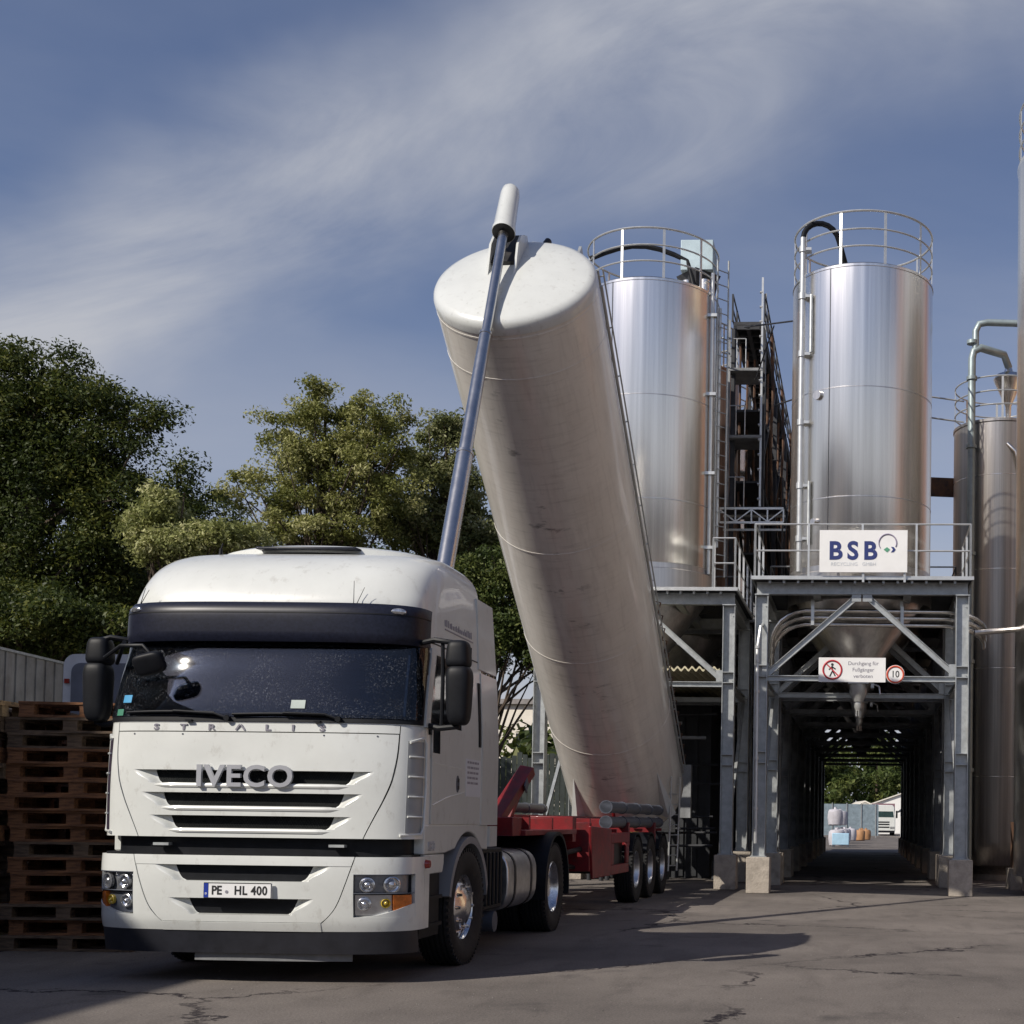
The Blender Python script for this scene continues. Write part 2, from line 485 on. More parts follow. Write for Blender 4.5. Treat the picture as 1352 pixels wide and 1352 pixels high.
def tag(o, label=None, cat=None, group=None, kind=None):
    if label: o['label'] = label
    if cat: o['category'] = cat
    if group: o['group'] = group
    if kind: o['kind'] = kind
    return o
def empty(name, loc=(0, 0, 0), rz=0.0, label=None, cat=None, group=None):
    o = bpy.data.objects.new(name, None)
    o.location = loc; o.rotation_euler = (0, 0, rz); o.empty_display_size = 0.3
    col.objects.link(o)
    return tag(o, label, cat, group)
def copy_tree(o, parent=None):
    c = o.copy(); col.objects.link(c); c.parent = parent
    for ch in [x for x in col.objects if x.parent == o]:
        copy_tree(ch, c)
    return c
def text(name, body, size, m, parent, mtx, depth=0.004, bold=0.0, align='CENTER', sx=1.0, space=1.0):
    cu = bpy.data.curves.new(name, 'FONT')
    cu.body = body; cu.size = size; cu.extrude = depth; cu.offset = bold
    cu.align_x = align; cu.align_y = 'CENTER'; cu.space_character = space; cu.resolution_u = 4
    tmp = bpy.data.objects.new(name, cu)
    col.objects.link(tmp)
    dg = bpy.context.evaluated_depsgraph_get()
    me = bpy.data.meshes.new_from_object(tmp.evaluated_get(dg))
    bpy.data.objects.remove(tmp)
    me.transform(mtx @ Matrix.Diagonal((sx, 1, 1, 1)))
    me.materials.clear(); me.materials.append(m)
    me.name = name
    o = bpy.data.objects.new(name, me)
    col.objects.link(o)
    o.parent = parent
    return o
RX90 = Matrix.Rotation(R(90), 4, 'X')      # text facing -Y
def front_text_m(x, y, z):
    return Matrix.Translation((x, y, z)) @ RX90
def pchip(xs, ys):
    xs = list(xs); ys = list(ys); n = len(xs)
    h = [xs[i + 1] - xs[i] for i in range(n - 1)]
    d = [(ys[i + 1] - ys[i]) / h[i] for i in range(n - 1)]
    m = [d[0]] + [0 if d[i - 1] * d[i] <= 0 else 2 * d[i - 1] * d[i] / (d[i - 1] + d[i]) for i in range(1, n - 1)] + [d[-1]]
    def f(x):
        x = min(max(x, xs[0]), xs[-1])
        for i in range(n - 1):
            if x <= xs[i + 1]: break
        t_ = (x - xs[i]) / h[i]
        return ((1 + 2 * t_) * (1 - t_) ** 2 * ys[i] + t_ * (1 - t_) ** 2 * h[i] * m[i] + t_ * t_ * (3 - 2 * t_) * ys[i + 1] + t_ * t_ * (t_ - 1) * h[i] * m[i + 1])
    return f
# ================================================================== GROUND
gm = bpy.data.materials.new('asphalt'); gm.use_nodes = True
t = gm.node_tree; b = t.nodes['Principled BSDF']; L = t.links.new
tcn = t.nodes.new('ShaderNodeTexCoord')
def gn(scale, det=8, ro=.6, dist=0, st=None):
    n_ = t.nodes.new('ShaderNodeTexNoise'); n_.inputs['Scale'].default_value = scale; n_.inputs['Detail'].default_value = det
    n_.inputs['Roughness'].default_value = ro; n_.inputs['Distortion'].default_value = dist
    if st:
        mm = t.nodes.new('ShaderNodeMapping'); mm.inputs['Scale'].default_value = st[:3]; mm.inputs['Rotation'].default_value = (0, 0, R(st[3])); L(tcn.outputs['Object'], mm.inputs[0]); L(mm.outputs[0], n_.inputs[0])
    else: L(tcn.outputs['Object'], n_.inputs[0])
    return n_
def ramp(src, p0, c0, p1, c1):
    r_ = t.nodes.new('ShaderNodeValToRGB'); r_.color_ramp.elements[0].position = p0; r_.color_ramp.elements[0].color = (*c0, 1)
    r_.color_ramp.elements[1].position = p1; r_.color_ramp.elements[1].color = (*c1, 1); L(src, r_.inputs[0]); return r_
def mixg(f, a, c2, bt='MIX'):
    n_ = t.nodes.new('ShaderNodeMix'); n_.data_type = 'RGBA'; n_.blend_type = bt; L(f, n_.inputs[0]) if not isinstance(f, float) else None
    if isinstance(f, float): n_.inputs[0].default_value = f
    L(a, n_.inputs[6])
    if isinstance(c2, tuple): n_.inputs[7].default_value = (*c2, 1)
    else: L(c2, n_.inputs[7])
    return n_.outputs[2]
def rng(src, a, b_, c=0., d=1.):
    n_ = t.nodes.new('ShaderNodeMapRange'); n_.inputs['From Min'].default_value = a; n_.inputs['From Max'].default_value = b_; n_.inputs['To Min'].default_value = c; n_.inputs['To Max'].default_value = d; L(src, n_.inputs[0]); return n_.outputs[0]
big = ramp(gn(.35, 8, .62).outputs[0], .32, (.118, .106, .098), .70, (.235, .210, .190))
c = mixg(rng(gn(2.2, 6, .7, .4, (1, .28, 1, -20)).outputs[0], .50, .74, 0, .6), big.outputs[0], (.085, .076, .072))
fine = gn(55, 3, .8)
c = mixg(.55, c, ramp(fine.outputs[0], .35, (.45, .45, .45), .68, (1.45, 1.42, 1.38)).outputs[0], 'MULTIPLY')
c = mixg(rng(gn(160, 2, .9).outputs[0], .62, .72, 0, .5), c, (.42, .38, .34))
# dark damp / oil patches
c = mixg(rng(gn(.9, 5, .6, .3).outputs[0], .62, .72, 0, .65), c, (.050, .046, .048))
# cracks
vo = t.nodes.new('ShaderNodeTexVoronoi'); vo.feature = 'DISTANCE_TO_EDGE'; vo.inputs['Scale'].default_value = .24
dn = gn(1.6, 6, .7); vm = t.nodes.new('ShaderNodeVectorMath'); vm.operation = 'MULTIPLY_ADD'
L(dn.outputs[1], vm.inputs[0]); vm.inputs[1].default_value = (1.1, 1.1, 1.1); L(tcn.outputs['Object'], vm.inputs[2]); L(vm.outputs[0], vo.inputs[0])
cw = t.nodes.new('ShaderNodeMath'); cw.operation = 'MULTIPLY'; L(rng(vo.outputs[0], .003, .011, 1, 0), cw.inputs[0]); L(rng(gn(.22, 2).outputs[0], .44, .52), cw.inputs[1])
c = mixg(cw.outputs[0], c, (.022, .018, .022))
L(c, b.inputs['Base Color'])
b.inputs['Roughness'].default_value = .92
b.inputs['Specular IOR Level'].default_value = .18
bp = t.nodes.new('ShaderNodeBump'); bp.inputs['Strength'].default_value = .55; bp.inputs['Distance'].default_value = .012
ad = t.nodes.new('ShaderNodeMath'); ad.operation = 'SUBTRACT'; L(fine.outputs[0], ad.inputs[0]); L(cw.outputs[0], ad.inputs[1]); L(ad.outputs[0], bp.inputs['Height']); L(bp.outputs[0], b.inputs['Normal'])
m = MB(); m.poly([(-900, -900, 0), (900, -900, 0), (900, 1500, 0), (-900, 1500, 0)])
tag(m.build('ground', gm), kind='structure')

# ================================================================== BUILDINGS AND ADDED BLOCKS OUTSIDE THE PICTURE that shade or are mirrored
def clad(name, c, c2):
    return mat(name, c, .7, var=.15, vscale=1.5, color2=c2)
brick = clad('reflection_brown', (.36, .17, .09), (.25, .11, .06))
wh = empty('warehouse', (-14, -5, 0), 0, 'long grey warehouse left of the yard whose shadow falls over the pallets', 'warehouse')
m = MB(); m.b2(-12, 0, -26, 19.5, 0, 10.1); m.build('wall', clad('warehouse_cladding', (.34, .33, .31), (.26, .25, .24)), wh)
m = MB(); m.b2(-12.2, .0, -26.2, 19.6, 10.103, 10.15); m.build('roof', dark_steel, wh)
for k in range(6):
    m = MB(); m.b2(.003, .05, -24 + k * 7, -20.5 + k * 7, .02, 4.2); m.build('roller_door', galv, wh)
th = empty('silo_reflection_block', (26, 24, 0), 0, 'added unseen brown block right of the silos, mirrored in them as a warm band', 'building')  # unseen, added to be mirrored as a brown band in the silos
m = MB(); m.b2(-.25, .0, -2.5, 4.0, 0, 25.9); m.build('reflection_strip', mat('reflection_pale', (.88, .68, .42), .7, var=.1), th)  # pale strip added to put a bright warm stripe into the silo reflections
m = MB(); m.b2(.001, 12, -16, 20, 0, 26); m.build('wall', brick, th)
for k in range(6):
    for j in range(3):
        m = MB(); m.b2(-.05, -.004, -14.5 + j * 4, -12.8 + j * 4, 2.5 + k * 3.8, 4.6 + k * 3.8); m.build('window', side_glass, th)
m = MB(); m.b2(-.2, 12.2, -16.2, 20.2, 26.003, 26.3); m.build('roof', dark_steel, th)

rh_ = empty('rear_sky_blocker', (-14, -44, 0), 0, 'added unseen dark block behind the camera that cuts the sky light', 'building')  # unseen, added to cut sky fill and deepen the shadows
m = MB(); m.b2(0, 75, -14, 0, 0, 6.5); m.build('wall', clad('sky_blocker_skin', (.085, .085, .09), (.06, .06, .065)), rh_)
m = MB(); m.b2(-.2, 75.2, -14.2, .2, 6.503, 6.7); m.build('roof', dark_steel, rh_)
for k in range(9):
    m = MB(); m.b2(3 + k * 8, 6.5 + k * 8, .004, .06, 2, 5); m.build('window', side_glass, rh_)

# ================================================================== SILOS AND THEIR STEEL FRAMES
YAW = R(-3.0)
def railing(m, pts, h=.95, r=.020, mids=(.48,), post=1.1, toe=True):
    """pts: corners at deck level"""
    pts = [Vector(p) for p in pts]
    for a, b_ in zip(pts, pts[1:]):
        L_ = (b_ - a).length; n_ = max(1, round(L_ / post))
        for i in range(n_ + 1):
            p = a.lerp(b_, i / n_)
            m.b2(p.x - r, p.x + r, p.y - r, p.y + r, p.z, p.z + h)
        for hh in (h,) + tuple(mids):
            m.tube([a + Vector((0, 0, hh)), b_ + Vector((0, 0, hh))], r * .9, 6)
        if toe:
            m.beam(a + Vector((0, 0, .07)), b_ + Vector((0, 0, .07)), .008, .12)
def make_frame(W=3.63, D=3.2, galv=galv, rail_m=rail_m, name='steel_gantry', corner=False):
    r = empty(name)
    hw = W / 2
    for x in (-hw, hw):
        for y in (0, D):
            m = MB(); m.hbeam((x, y, .655), (x, y, 5.42), .235, .24)
            m.b2(x - .15, x + .15, y - .15, y + .15, .652, .672)
            for z in (3.92, 4.12, 2.35, 2.55):
                m.b2(x - .103, x + .103, y - .118, y - .007, z, z + .014)
            for z in (5.405,):
                m.b2(x - .13, x + .13, y - .14, y + .14, z, z + .018)
            for zz in (5.30, 5.22, 3.98, 3.84):
                for q in (-.07, .07): m.cyl((x + q, y - .008, zz), (x + q, y - .03, zz), .014, n=6)
            for qx in (-.11, .11):
                for qy in (-.11, .11): m.cyl((x + qx, y + qy, .672), (x + qx, y + qy, .71), .016, n=6)
            m.build('column', galv, r)
            m = MB(); m.box((x, y, .325), (.42, .42, .65)); m.build('footing', concrete, r, bevel=.012)
    # ring of deep beams under the deck
    m = MB()
    sY = Vector((0, 0, 1))
    for y in (0, D):
        m.hbeam((-hw - .1, y, 5.54), (hw + .1, y, 5.54), .22, .16, side=Vector((0, 1, 0)))
    for x in (-hw, -hw / 2.2, hw / 2.2, hw):
        m.hbeam((x, .09, 5.53), (x, D - .09, 5.53), .20, .14, side=Vector((1, 0, 0)))
    for k in range(14):
        x = -hw + .15 + k * (W - .3) / 13
        m.b2(x - .02, x + .02, -.26, -.09, 5.60, 5.66)
    m.build('deck_beam', galv, r)
    m = MB(); m.b2(-hw - .15, hw + .15, -.30, D + .2, 5.664, 5.70); m.build('deck', dark_steel, r)
    m = MB(); m.b2(-hw - .18, hw + .18, -.34, -.303, 5.65, 5.715); m.b2(-hw - .18, -hw - .152, -.30, D, 5.65, 5.715); m.b2(hw + .152, hw + .18, -.30, D, 5.65, 5.715); m.build('deck_edge', rail_m, r)
    for y in (0, D):
        m = MB(); m.hbeam((-hw + .11, y, 3.90), (hw - .11, y, 3.90), .10, .12, side=Vector((0, 1, 0))); m.build('cross_beam', galv, r)
        for k in (-1, 1):
            m = MB(); a = Vector((k * .05, y, 5.43)); b_ = Vector((k * (hw - .12), y, 3.98))
            if y > 0: a.x, b_.x = k * .12, k * (hw - .12)
            m.hbeam(a, b_, .105, .10, .010, side=Vector((0, 1, 0)))
            m.b2(k * (hw - .125) - .11, k * (hw - .125) + .006, y - .058, y - .052, 3.955, 4.17)
            m.b2(k * .10 - .085, k * .10 + .085, y - .060, y - .053, 5.30, 5.43)
            m.build('brace', galv, r)
    for x in (-hw, hw):
        m = MB(); m.hbeam((x, .11, 3.90), (x, D - .11, 3.90), .12, .10, side=Vector((1, 0, 0))); m.build('side_beam', galv, r)
        m = MB(); m.beam((x, .12, .9), (x, D - .12, 3.8), .06, .06, Vector((1, 0, 0))); m.build('side_brace', galv, r)
    if corner:
        m = MB(); railing(m, [(hw - .30, -.05, 5.70), (hw - .30, -.28, 5.70), (hw + .12, -.28, 5.70), (hw + .12, D, 5.70)], .96, .019, (.48,), .8, toe=False); m.build('railing', rail_m, r)
        return r
    m = MB(); railing(m, [(-hw - .12, D * .5, 5.70), (-hw - .12, -.28, 5.70), (hw + .12, -.28, 5.70), (hw + .12, D * .5, 5.70)], .96, .019, (.48,), 1.0, toe=False)
    m.build('railing', rail_m, r)
    return r
def make_silo(Rr=1.36, z0=5.9, z1=11.5, name='silo', steel=None, dens=1):
    r = empty(name)
    steel = steel or steel_a
    m = MB(); m.lathe([(Rr * .995, z0), (Rr, z0 + .02), (Rr, z1 - .05), (Rr + .012, z1 - .045), (Rr + .012, z1)], n=128, cap=False); m.build('shell', steel, r)
    for k, z in enumerate(np.arange(z0 + 1.25, z1 - .3, 2.05)):
        m = MB(); m.lathe([(Rr - .003, z - .012), (Rr + .0045, z - .008), (Rr + .0045, z + .008), (Rr - .003, z + .012)], n=128, cap=False); m.build('weld_seam', steel_b, r)
    m = MB()
    a = R(-116)
    m.box((math.cos(a) * (Rr + .003), math.sin(a) * (Rr + .003), (z0 + z1) / 2), (.012, .010, z1 - z0 - .1), Matrix.Rotation(a, 3, 'Z'))
    m.build('plate_seam', dark_steel, r)
    m = MB(); m.lathe([(Rr + .01, z1), (Rr * .98, z1 + .03), (.3, z1 + .22), (0, z1 + .22)], n=96, cap=False)
    m.cyl((.4, .3, z1 + .1), (.4, .3, z1 + .42), .22, n=24); m.cyl((-.5, .5, z1 + .1), (-.5, .5, z1 + .35), .12, n=18)
    m.build('roof', steel_b, r)
    # hopper cone and outlet under the deck
    m = MB(); m.lathe([(Rr * .98, 5.66), (Rr * .98, 5.5), (.20, 3.95), (.20, 3.9)], n=64, cap=False); m.build('hopper', steel_b, r)
    m = MB(); m.b2(-.20, .20, -.20, .20, 3.80, 3.92); m.lathe([(.17, 3.82), (.17, 3.62), (.11, 3.50), (.10, 3.46)], n=20, cap=True); m.lathe([(.075, 3.46), (.085, 3.36), (.05, 3.28)], n=16)
    for k in range(6): m.cyl((.05 * math.cos(k), .05 * math.sin(k), 3.30), (.05 * math.cos(k), .05 * math.sin(k), 3.18), .010, n=6)
    m.build('outlet', rail_m, r)
    m = MB(); m.b2(.24, .30, -.15, .15, 3.72, 3.8); m.tube([(.2, 0, 3.85), (.4, -.1, 3.75), (.42, -.12, 3.6)], .018, 6); m.build('slide_lever', rail_m, r)
    # ring guard rail
    m = MB(); RR = Rr - .02
    for hh in (.34, .66, 1.0):
        m.tube([(RR * math.cos(2 * math.pi * i / 64), RR * math.sin(2 * math.pi * i / 64), z1 + hh) for i in range(64)], .017 if hh < 1 else .021, 6, closed=True)
    for k in range(10):
        a = R(-108 + 36 * k)
        m.box((RR * math.cos(a), RR * math.sin(a), z1 + .5), (.05, .015, 1.02), Matrix.Rotation(a + R(90), 3, 'Z'))
    m.build('guard_rail', rail_m, r)
    # skirt band at the base
    m = MB(); m.lathe([(Rr + .03, 5.24), (Rr + .03, 5.78), (Rr + .004, 5.80), (Rr + .004, 5.9)], n=96, cap=False); m.build('base_ring', steel_b, r)
    return r
fr0 = make_frame(); fr0.location = (1.17, 23.95, 0); fr0.rotation_euler.z = YAW
tag(fr0, 'front steel frame of the right hand row, carrying the company sign on its railing', 'steel frame', 'steel frames under the silos')
si0 = make_silo(); si0.location = (1.20, 25.58, .17); si0.rotation_euler.z = YAW
tag(si0, 'stainless steel silo directly above the blue lettered company sign', 'silo', 'stainless steel silos on frames')
# filling pipe with gooseneck on this silo
m = MB()
pa = R(-139)
bx, by = 1.50 * math.cos(pa), 1.50 * math.sin(pa)
pts = [(bx, by, 5.8), (bx, by, 9), (bx, by, 12.15)]
for k in range(1, 10):
    a = math.pi - math.pi * k / 9 * .92
    pts.append((bx + .34 + .34 * math.cos(a), by + .10 * k / 2.5, 12.15 + .36 * math.sin(a)))
pts.append((bx + .88, by + .75, 11.62))
m.tube(pts[:3], .055, 12, caps=True)
m.build('filling_pipe', rail_m, si0)
m = MB(); m.tube(pts[2:], .052, 12); m.build('filling_hose', black_pl, si0)
m = MB()
for z in (6.4, 7.4, 8.6, 9.9, 11.0, 11.9):
    m.b2(bx - .02, bx + .16, by - .05, by + .14, z, z + .05); m.cyl((bx, by, z - .03), (bx, by, z + .08), .075, n=14)
m.build('pipe_clamp', rail_m, si0)
for z0_, z1_ in ((9.95, 11.05), (6.3, 7.5)):
    m = MB(); m.tube([(bx + .17, by - .04, z0_), (bx + .17, by - .04, z1_)], .03, 8); m.build('level_tube', galv, si0)
m = MB(); a = R(-126); m.cyl((1.35 * math.cos(a), 1.35 * math.sin(a), 9.1), (1.42 * math.cos(a), 1.42 * math.sin(a), 9.1), .085, n=20); a = R(-128); m.cyl((1.35 * math.cos(a), 1.35 * math.sin(a), 6.72), (1.44 * math.cos(a), 1.44 * math.sin(a), 6.72), .06, n=8); m.build('inspection_port', steel_b, si0)
m = MB(); m.box((-.75, .35, 11.78), (.45, .4, .35)); m.build('roof_box', galv, si0)

ordw = ['second', 'third', 'fourth', 'fifth', 'sixth', 'seventh', 'eighth', 'ninth']
axd = Vector((math.sin(-YAW), math.cos(-YAW), 0))
steel_shade_tone = mat('shade_toned_frame', (.27, .28, .29), .6, metal=.3, var=.4, vscale=3)  # galvanised steel darkened in colour for the shade of the drive-through
fr1 = make_frame(galv=steel_shade_tone, rail_m=steel_shade_tone)
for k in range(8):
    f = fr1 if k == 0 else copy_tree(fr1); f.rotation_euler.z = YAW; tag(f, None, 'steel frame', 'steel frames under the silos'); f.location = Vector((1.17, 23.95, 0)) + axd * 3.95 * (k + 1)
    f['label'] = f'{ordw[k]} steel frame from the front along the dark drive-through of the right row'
    if k < 7:
        s_ = copy_tree(si0)
        if k > 0:
            for ch in [x for x in col.objects if x.parent == s_ and x.name.split('.')[0] in ('outlet', 'slide_lever')]: bpy.data.objects.remove(ch)
        s_.location = Vector((1.20, 25.58, .17)) + axd * 3.95 * (k + 1)
        s_['label'] = f'{ordw[k]} silo from the front in the right row, seen only by its outlet'
fl0 = make_frame(corner=True); fl0.rotation_euler.z = YAW; tag(fl0, None, 'steel frame', 'steel frames under the silos'); fl0.location = (-3.11, 25.35, 0)
fl0['label'] = 'steel frame nearest the raised barrel, its left column standing behind the lorry cab'
sl0 = make_silo(name='silo'); sl0.location = (-3.06, 26.95, .42); sl0.rotation_euler.z = YAW
tag(sl0, 'stainless steel silo half hidden by the raised barrel, with a filter box on top', 'silo', 'stainless steel silos on frames')
m = MB()
m.tube([(-1.2, -.6, 12.2)] + [(-1.2 + .28 * k, -.6 + .03 * k, 12.2 + .30 * math.sin(math.pi * k / 7.2)) for k in range(1, 8)] + [(.95, -.5, 11.5)], .05, 10); m.build('filling_hose', black_pl, sl0)
m = MB(); m.box((.95, -.1, 12.34), (.66, .66, .62)); m.build('filter_box', mat('filter_housing', (.42, .52, .56), .5, metal=.3, var=.15), sl0, bevel=.01)
m = MB(); m.lathe([(.46, 12.03), (.40, 11.9), (.34, 11.6)], (.95, -.1, 0), n=4, cap=True)
m.build('filter_hopper', dark_steel, sl0)
m = MB(); m.cyl((.75, -.25, 11.58), (.75, -.25, 11.85), .13, n=18); m.cyl((1.10, -.3, 11.55), (1.10, -.3, 11.85), .12, n=18); m.build('vent_cap', steel_a, sl0)
m = MB(); m.tube([(1.30, -.55, 5.8), (1.30, -.55, 11.9)], .04, 8)
for z in (6.3, 7.8, 9.4, 11): m.b2(1.2, 1.4, -.62, -.5, z, z + .06)
m.tube([(1.42, -.25, 6.4), (1.42, -.25, 11.3)], .035, 8)
m.build('down_pipe', rail_m, sl0)
m = MB(); m.tube([(1.38, -.4, 5.8), (1.38, -.4, 12.3)], .02, 6); m.tube([(1.58, -.2, 5.8), (1.58, -.2, 12.3)], .02, 6)
for k in range(22): m.tube([(1.38, -.4, 5.95 + k * .29), (1.58, -.2, 5.95 + k * .29)], .011, 6)
m.build('ladder', galv, sl0)
bronze = steel_mat('weathered_silo_steel', (.40, .30, .24), .42, .3)
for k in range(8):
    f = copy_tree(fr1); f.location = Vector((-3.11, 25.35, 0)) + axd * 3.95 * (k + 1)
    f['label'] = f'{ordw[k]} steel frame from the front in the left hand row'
    s_ = copy_tree(si0) if k else make_silo(name='silo', steel=bronze)
    s_.location = Vector((-3.02, 26.95, .2 - .12 * (k % 3))) + axd * 3.95 * (k + 1)
    s_.rotation_euler.z = YAW
    tag(s_, f'{ordw[k]} silo from the front in the left hand row' + (', weathered brown' if k == 0 else ''), 'silo', 'stainless steel silos on frames')

# company sign on the railing ------------------------------------------------
def board(name, c, wd, hd_, yaw, label, cat):
    r = empty(name, c, yaw, label, cat)
    return r
sg = empty('company_sign', at(1140, 728, 23.55), R(-3.2), 'white board lettered BSB in dark blue with a ring emblem, on the platform railing', 'sign')
m = MB(); m.box((0, 0, 0), (1.57, .03, .76)); m.build('sign_board', sign_white, sg, bevel=.003)
for ch, x in zip('BSB', (-.50, -.19, .12)):
    text('letter', ch, .45, navy, sg, front_text_m(x, -.018, -.005), .002, .014, sx=.98)
text('small_lettering', 'RECYCLING', .088, pale_ink, sg, front_text_m(-.34, -.018, -.235), .001, 0, sx=1.02)
text('small_lettering', 'GMBH', .088, pale_ink, sg, front_text_m(.105, -.018, -.235), .001, 0, sx=1.02)
m = MB(); m.tube([(.43 + .158 * math.cos(R(a)), -.020, .15 + .158 * math.sin(R(a))) for a in range(-25, 222, 12)], [.013 - .004 * (i > 16) for i in range(21)], 6)
m.build('emblem_ring', mat('violet_ink', (.30, .27, .36), .5, var=.1), sg)
m = MB(); m.prism([(.36, .03), (.42, .075), (.475, .03), (.42, -.02)], lambda a, b, t_: Vector((a, t_, b)), -.022, -.016); m.build('emblem_diamond', green_ink, sg)
m = MB(); m.prism([(.49, .08), (.54, .075), (.575, .03), (.54, -.015), (.49, -.02), (.525, .03)], lambda a, b, t_: Vector((a, t_, b)), -.022, -.016); m.build('emblem_arrow', navy, sg)
m = MB(); m.b2(-.02, .02, .018, .05, -.55, .3); m.b2(.72, .76, .018, .05, -.55, .3); m.build('bracket', rail_m, sg)

# prohibition board and speed limit ------------------------------------------
ps = empty('prohibition_sign', at(1125, 884.5, 23.70), R(-3.2), 'white board with a red no-pedestrians ring and German warning text on the cross beam', 'sign')
m = MB(); m.box((0, 0, 0), (1.20, .02, .44)); m.build('sign_board', sign_white, ps)
m = MB(); m.tube([(-.355 + .165 * math.cos(R(a)), -.012, .165 * math.sin(R(a))) for a in range(0, 360, 10)], .017, 6, closed=True)
m.beam((-.355 - .115, -.014, .115), (-.355 + .115, -.014, -.115), .022, .006, Vector((0, 1, 0))); m.build('ring', red_ink, ps)
m = MB()
m.cyl((-.355, -.011, .095), (-.355, -.016, .095), .024, n=14)
for a, b_ in (((-.36, .07), (-.35, -.02)), ((-.35, -.02), (-.40, -.12)), ((-.35, -.02), (-.30, -.115)), ((-.36, .055), (-.415, .0)), ((-.36, .055), (-.295, .01))):
    m.beam((a[0], -.0125, a[1]), (b_[0], -.0125, b_[1]), .022, .004, Vector((0, 1, 0)))
m.build('walking_figure', black_ink, ps)
for k, s_ in enumerate(('Durchgang für', 'Fußgänger', 'verboten')):
    text('sign_text', s_, .095, grey_ink, ps, front_text_m(.20, -.0115, .115 - k * .115), .001, .0005)
sp = empty('speed_limit_sign', at(1182, 890.5, 23.66), R(-3.2), 'round red-ringed sign reading 10 beside the white warning board', 'sign')
m = MB(); m.cyl((0, 0, 0), (0, .012, 0), .168, n=40); m.build('sign_board', sign_white, sp)
m = MB(); m.tube([(.145 * math.cos(R(a)), -.002, .145 * math.sin(R(a))) for a in range(0, 360, 9)], .017, 6, closed=True); m.build('ring', mat('orange_red_ink', (.62, .09, .04), .5, var=.15), sp)
text('number', '10', .17, black_ink, sp, front_text_m(0, -.001, 0), .001, .002, sx=.9)

# pipes under the first deck ----------------------------------------------------
pr = empty('conveying_pipes', (0, 0, 0), 0, 'bundle of bright stainless conveying pipes bent round under the front deck', 'pipes')
for j in range(3):
    m = MB(); zz = 5.20 - j * .11; yy = 24.35 + j * .12
    pts = [(-.47, yy + .9, zz - .75)]
    for k in range(7):
        a = R(180 - 15 * k)
        pts.append((-.47 + .62 + .62 * math.cos(a), yy + .5 - k * .08, zz - .55 + .55 * math.sin(a)))
    pts += [(1.2, yy, zz), (2.8, yy - .02, zz)]
    for k in range(1, 7):
        a = R(90 - 15 * k)
        pts.append((2.8 + .75 * math.cos(a), yy + .55 * (1 - math.cos(R(15 * k))), zz - .02 - .30 * (1 - math.sin(a))))
    m.tube(pts, .042, 12); m.build('pipe', steel_a, pr)
for x in (.25, 1.9, 2.9):
    m = MB(); m.b2(x, x + .06, 24.28, 24.75, 4.92, 5.28); m.b2(x, x + .06, 24.45, 24.5, 5.2, 5.42); m.build('pipe_hanger', rail_m, pr)
m = MB(); m.tube([(-.70, 23.72, .9), (-.71, 23.72, 4.4), (-.66, 23.8, 4.8), (-.60, 24.2, 4.95)], .030, 8)
for z in (1.5, 2.4, 3.6, 4.15, 4.4): m.cyl((-.705, 23.72, z), (-.705, 23.72, z + .05), .048, n=10)
m.build('riser_pipe', rail_m, pr)
m = MB(); m.tube([(3.25, 24.2, 4.80), (4.2, 24.4, 4.92), (5.2, 25.2, 5.05)], .05, 8); m.build('pipe', steel_b, pr)

# access tower, lattice bridge, gantry between the rows -------------------------
tw = empty('access_tower', (-1.22, 29.0, 0), YAW, 'slim galvanised ladder tower with landings rising between the two silo rows', 'tower')
for x in (-.36, .36):
    for y in (0, .9):
        m = MB(); m.b2(x - .022, x + .022, y - .022, y + .022, 5.7, 13.35 if x > 0 else 12.4); m.build('upright', rail_m if x > 0 and y == 0 else steel_shade_tone, tw)
for z in (11.25, 9.75, 8.15):
    m = MB(); m.b2(-.36, .36, 0, .9, z, z + .05); m.b2(-.38, .38, -.03, -.005, z + .01, z + .07); m.build('landing', steel_shade_tone, tw)
    m = MB(); m.tube([(.36, .45, z - 1.4), (.36, 0.02, z - .1)], .015, 6); m.tube([(-.2, 0.05, z + .05), (-.2, 0.05, z + .75)], .012, 6); m.tube([(0, .05, z + .05), (0, .05, z + .75)], .012, 6); m.tube([(-.34, .05, z + .75), (.0, .05, z + .75)], .012, 6); m.build('landing_rail', rail_m, tw)
for k in range(15):
    m = MB(); m.cyl((.30, 0, 8.4 + k * .33), (.36, 0, 8.4 + k * .33), .03, n=8); m.build('rung', rail_m, tw)
lb = empty('lattice_bridge', (-1.68, 27.9, 7.62), YAW, 'white lattice footbridge girder linking the two silo rows', 'bridge')
m = MB()
m.beam((0, 0, 0), (1.36, 0, 0), .045, .045); m.beam((0, 0, .30), (1.36, 0, .30), .045, .045)
m.beam((0, .7, 0), (1.36, .7, 0), .045, .045); m.beam((0, .7, .30), (1.36, .7, .30), .045, .045)
for k in range(5):
    x = k * .34
    m.beam((x, 0, .01), (x, 0, .29), .03, .03)
    if k < 4: m.beam((x + (.0 if k % 2 else .34), 0, .02), (x + (.34 if k % 2 else 0), 0, .28), .025, .025)
m.build('girder', rail_m, lb)
m = MB(); m.b2(.02, 1.34, .03, .67, .33, .35); m.tube([(1.34, 0, .3), (1.34, 0, .95)], .02, 6); m.tube([(1.34, 0, -.02), (1.34, 0, -1.75)], .02, 6); m.build('deck', dark_steel, lb)
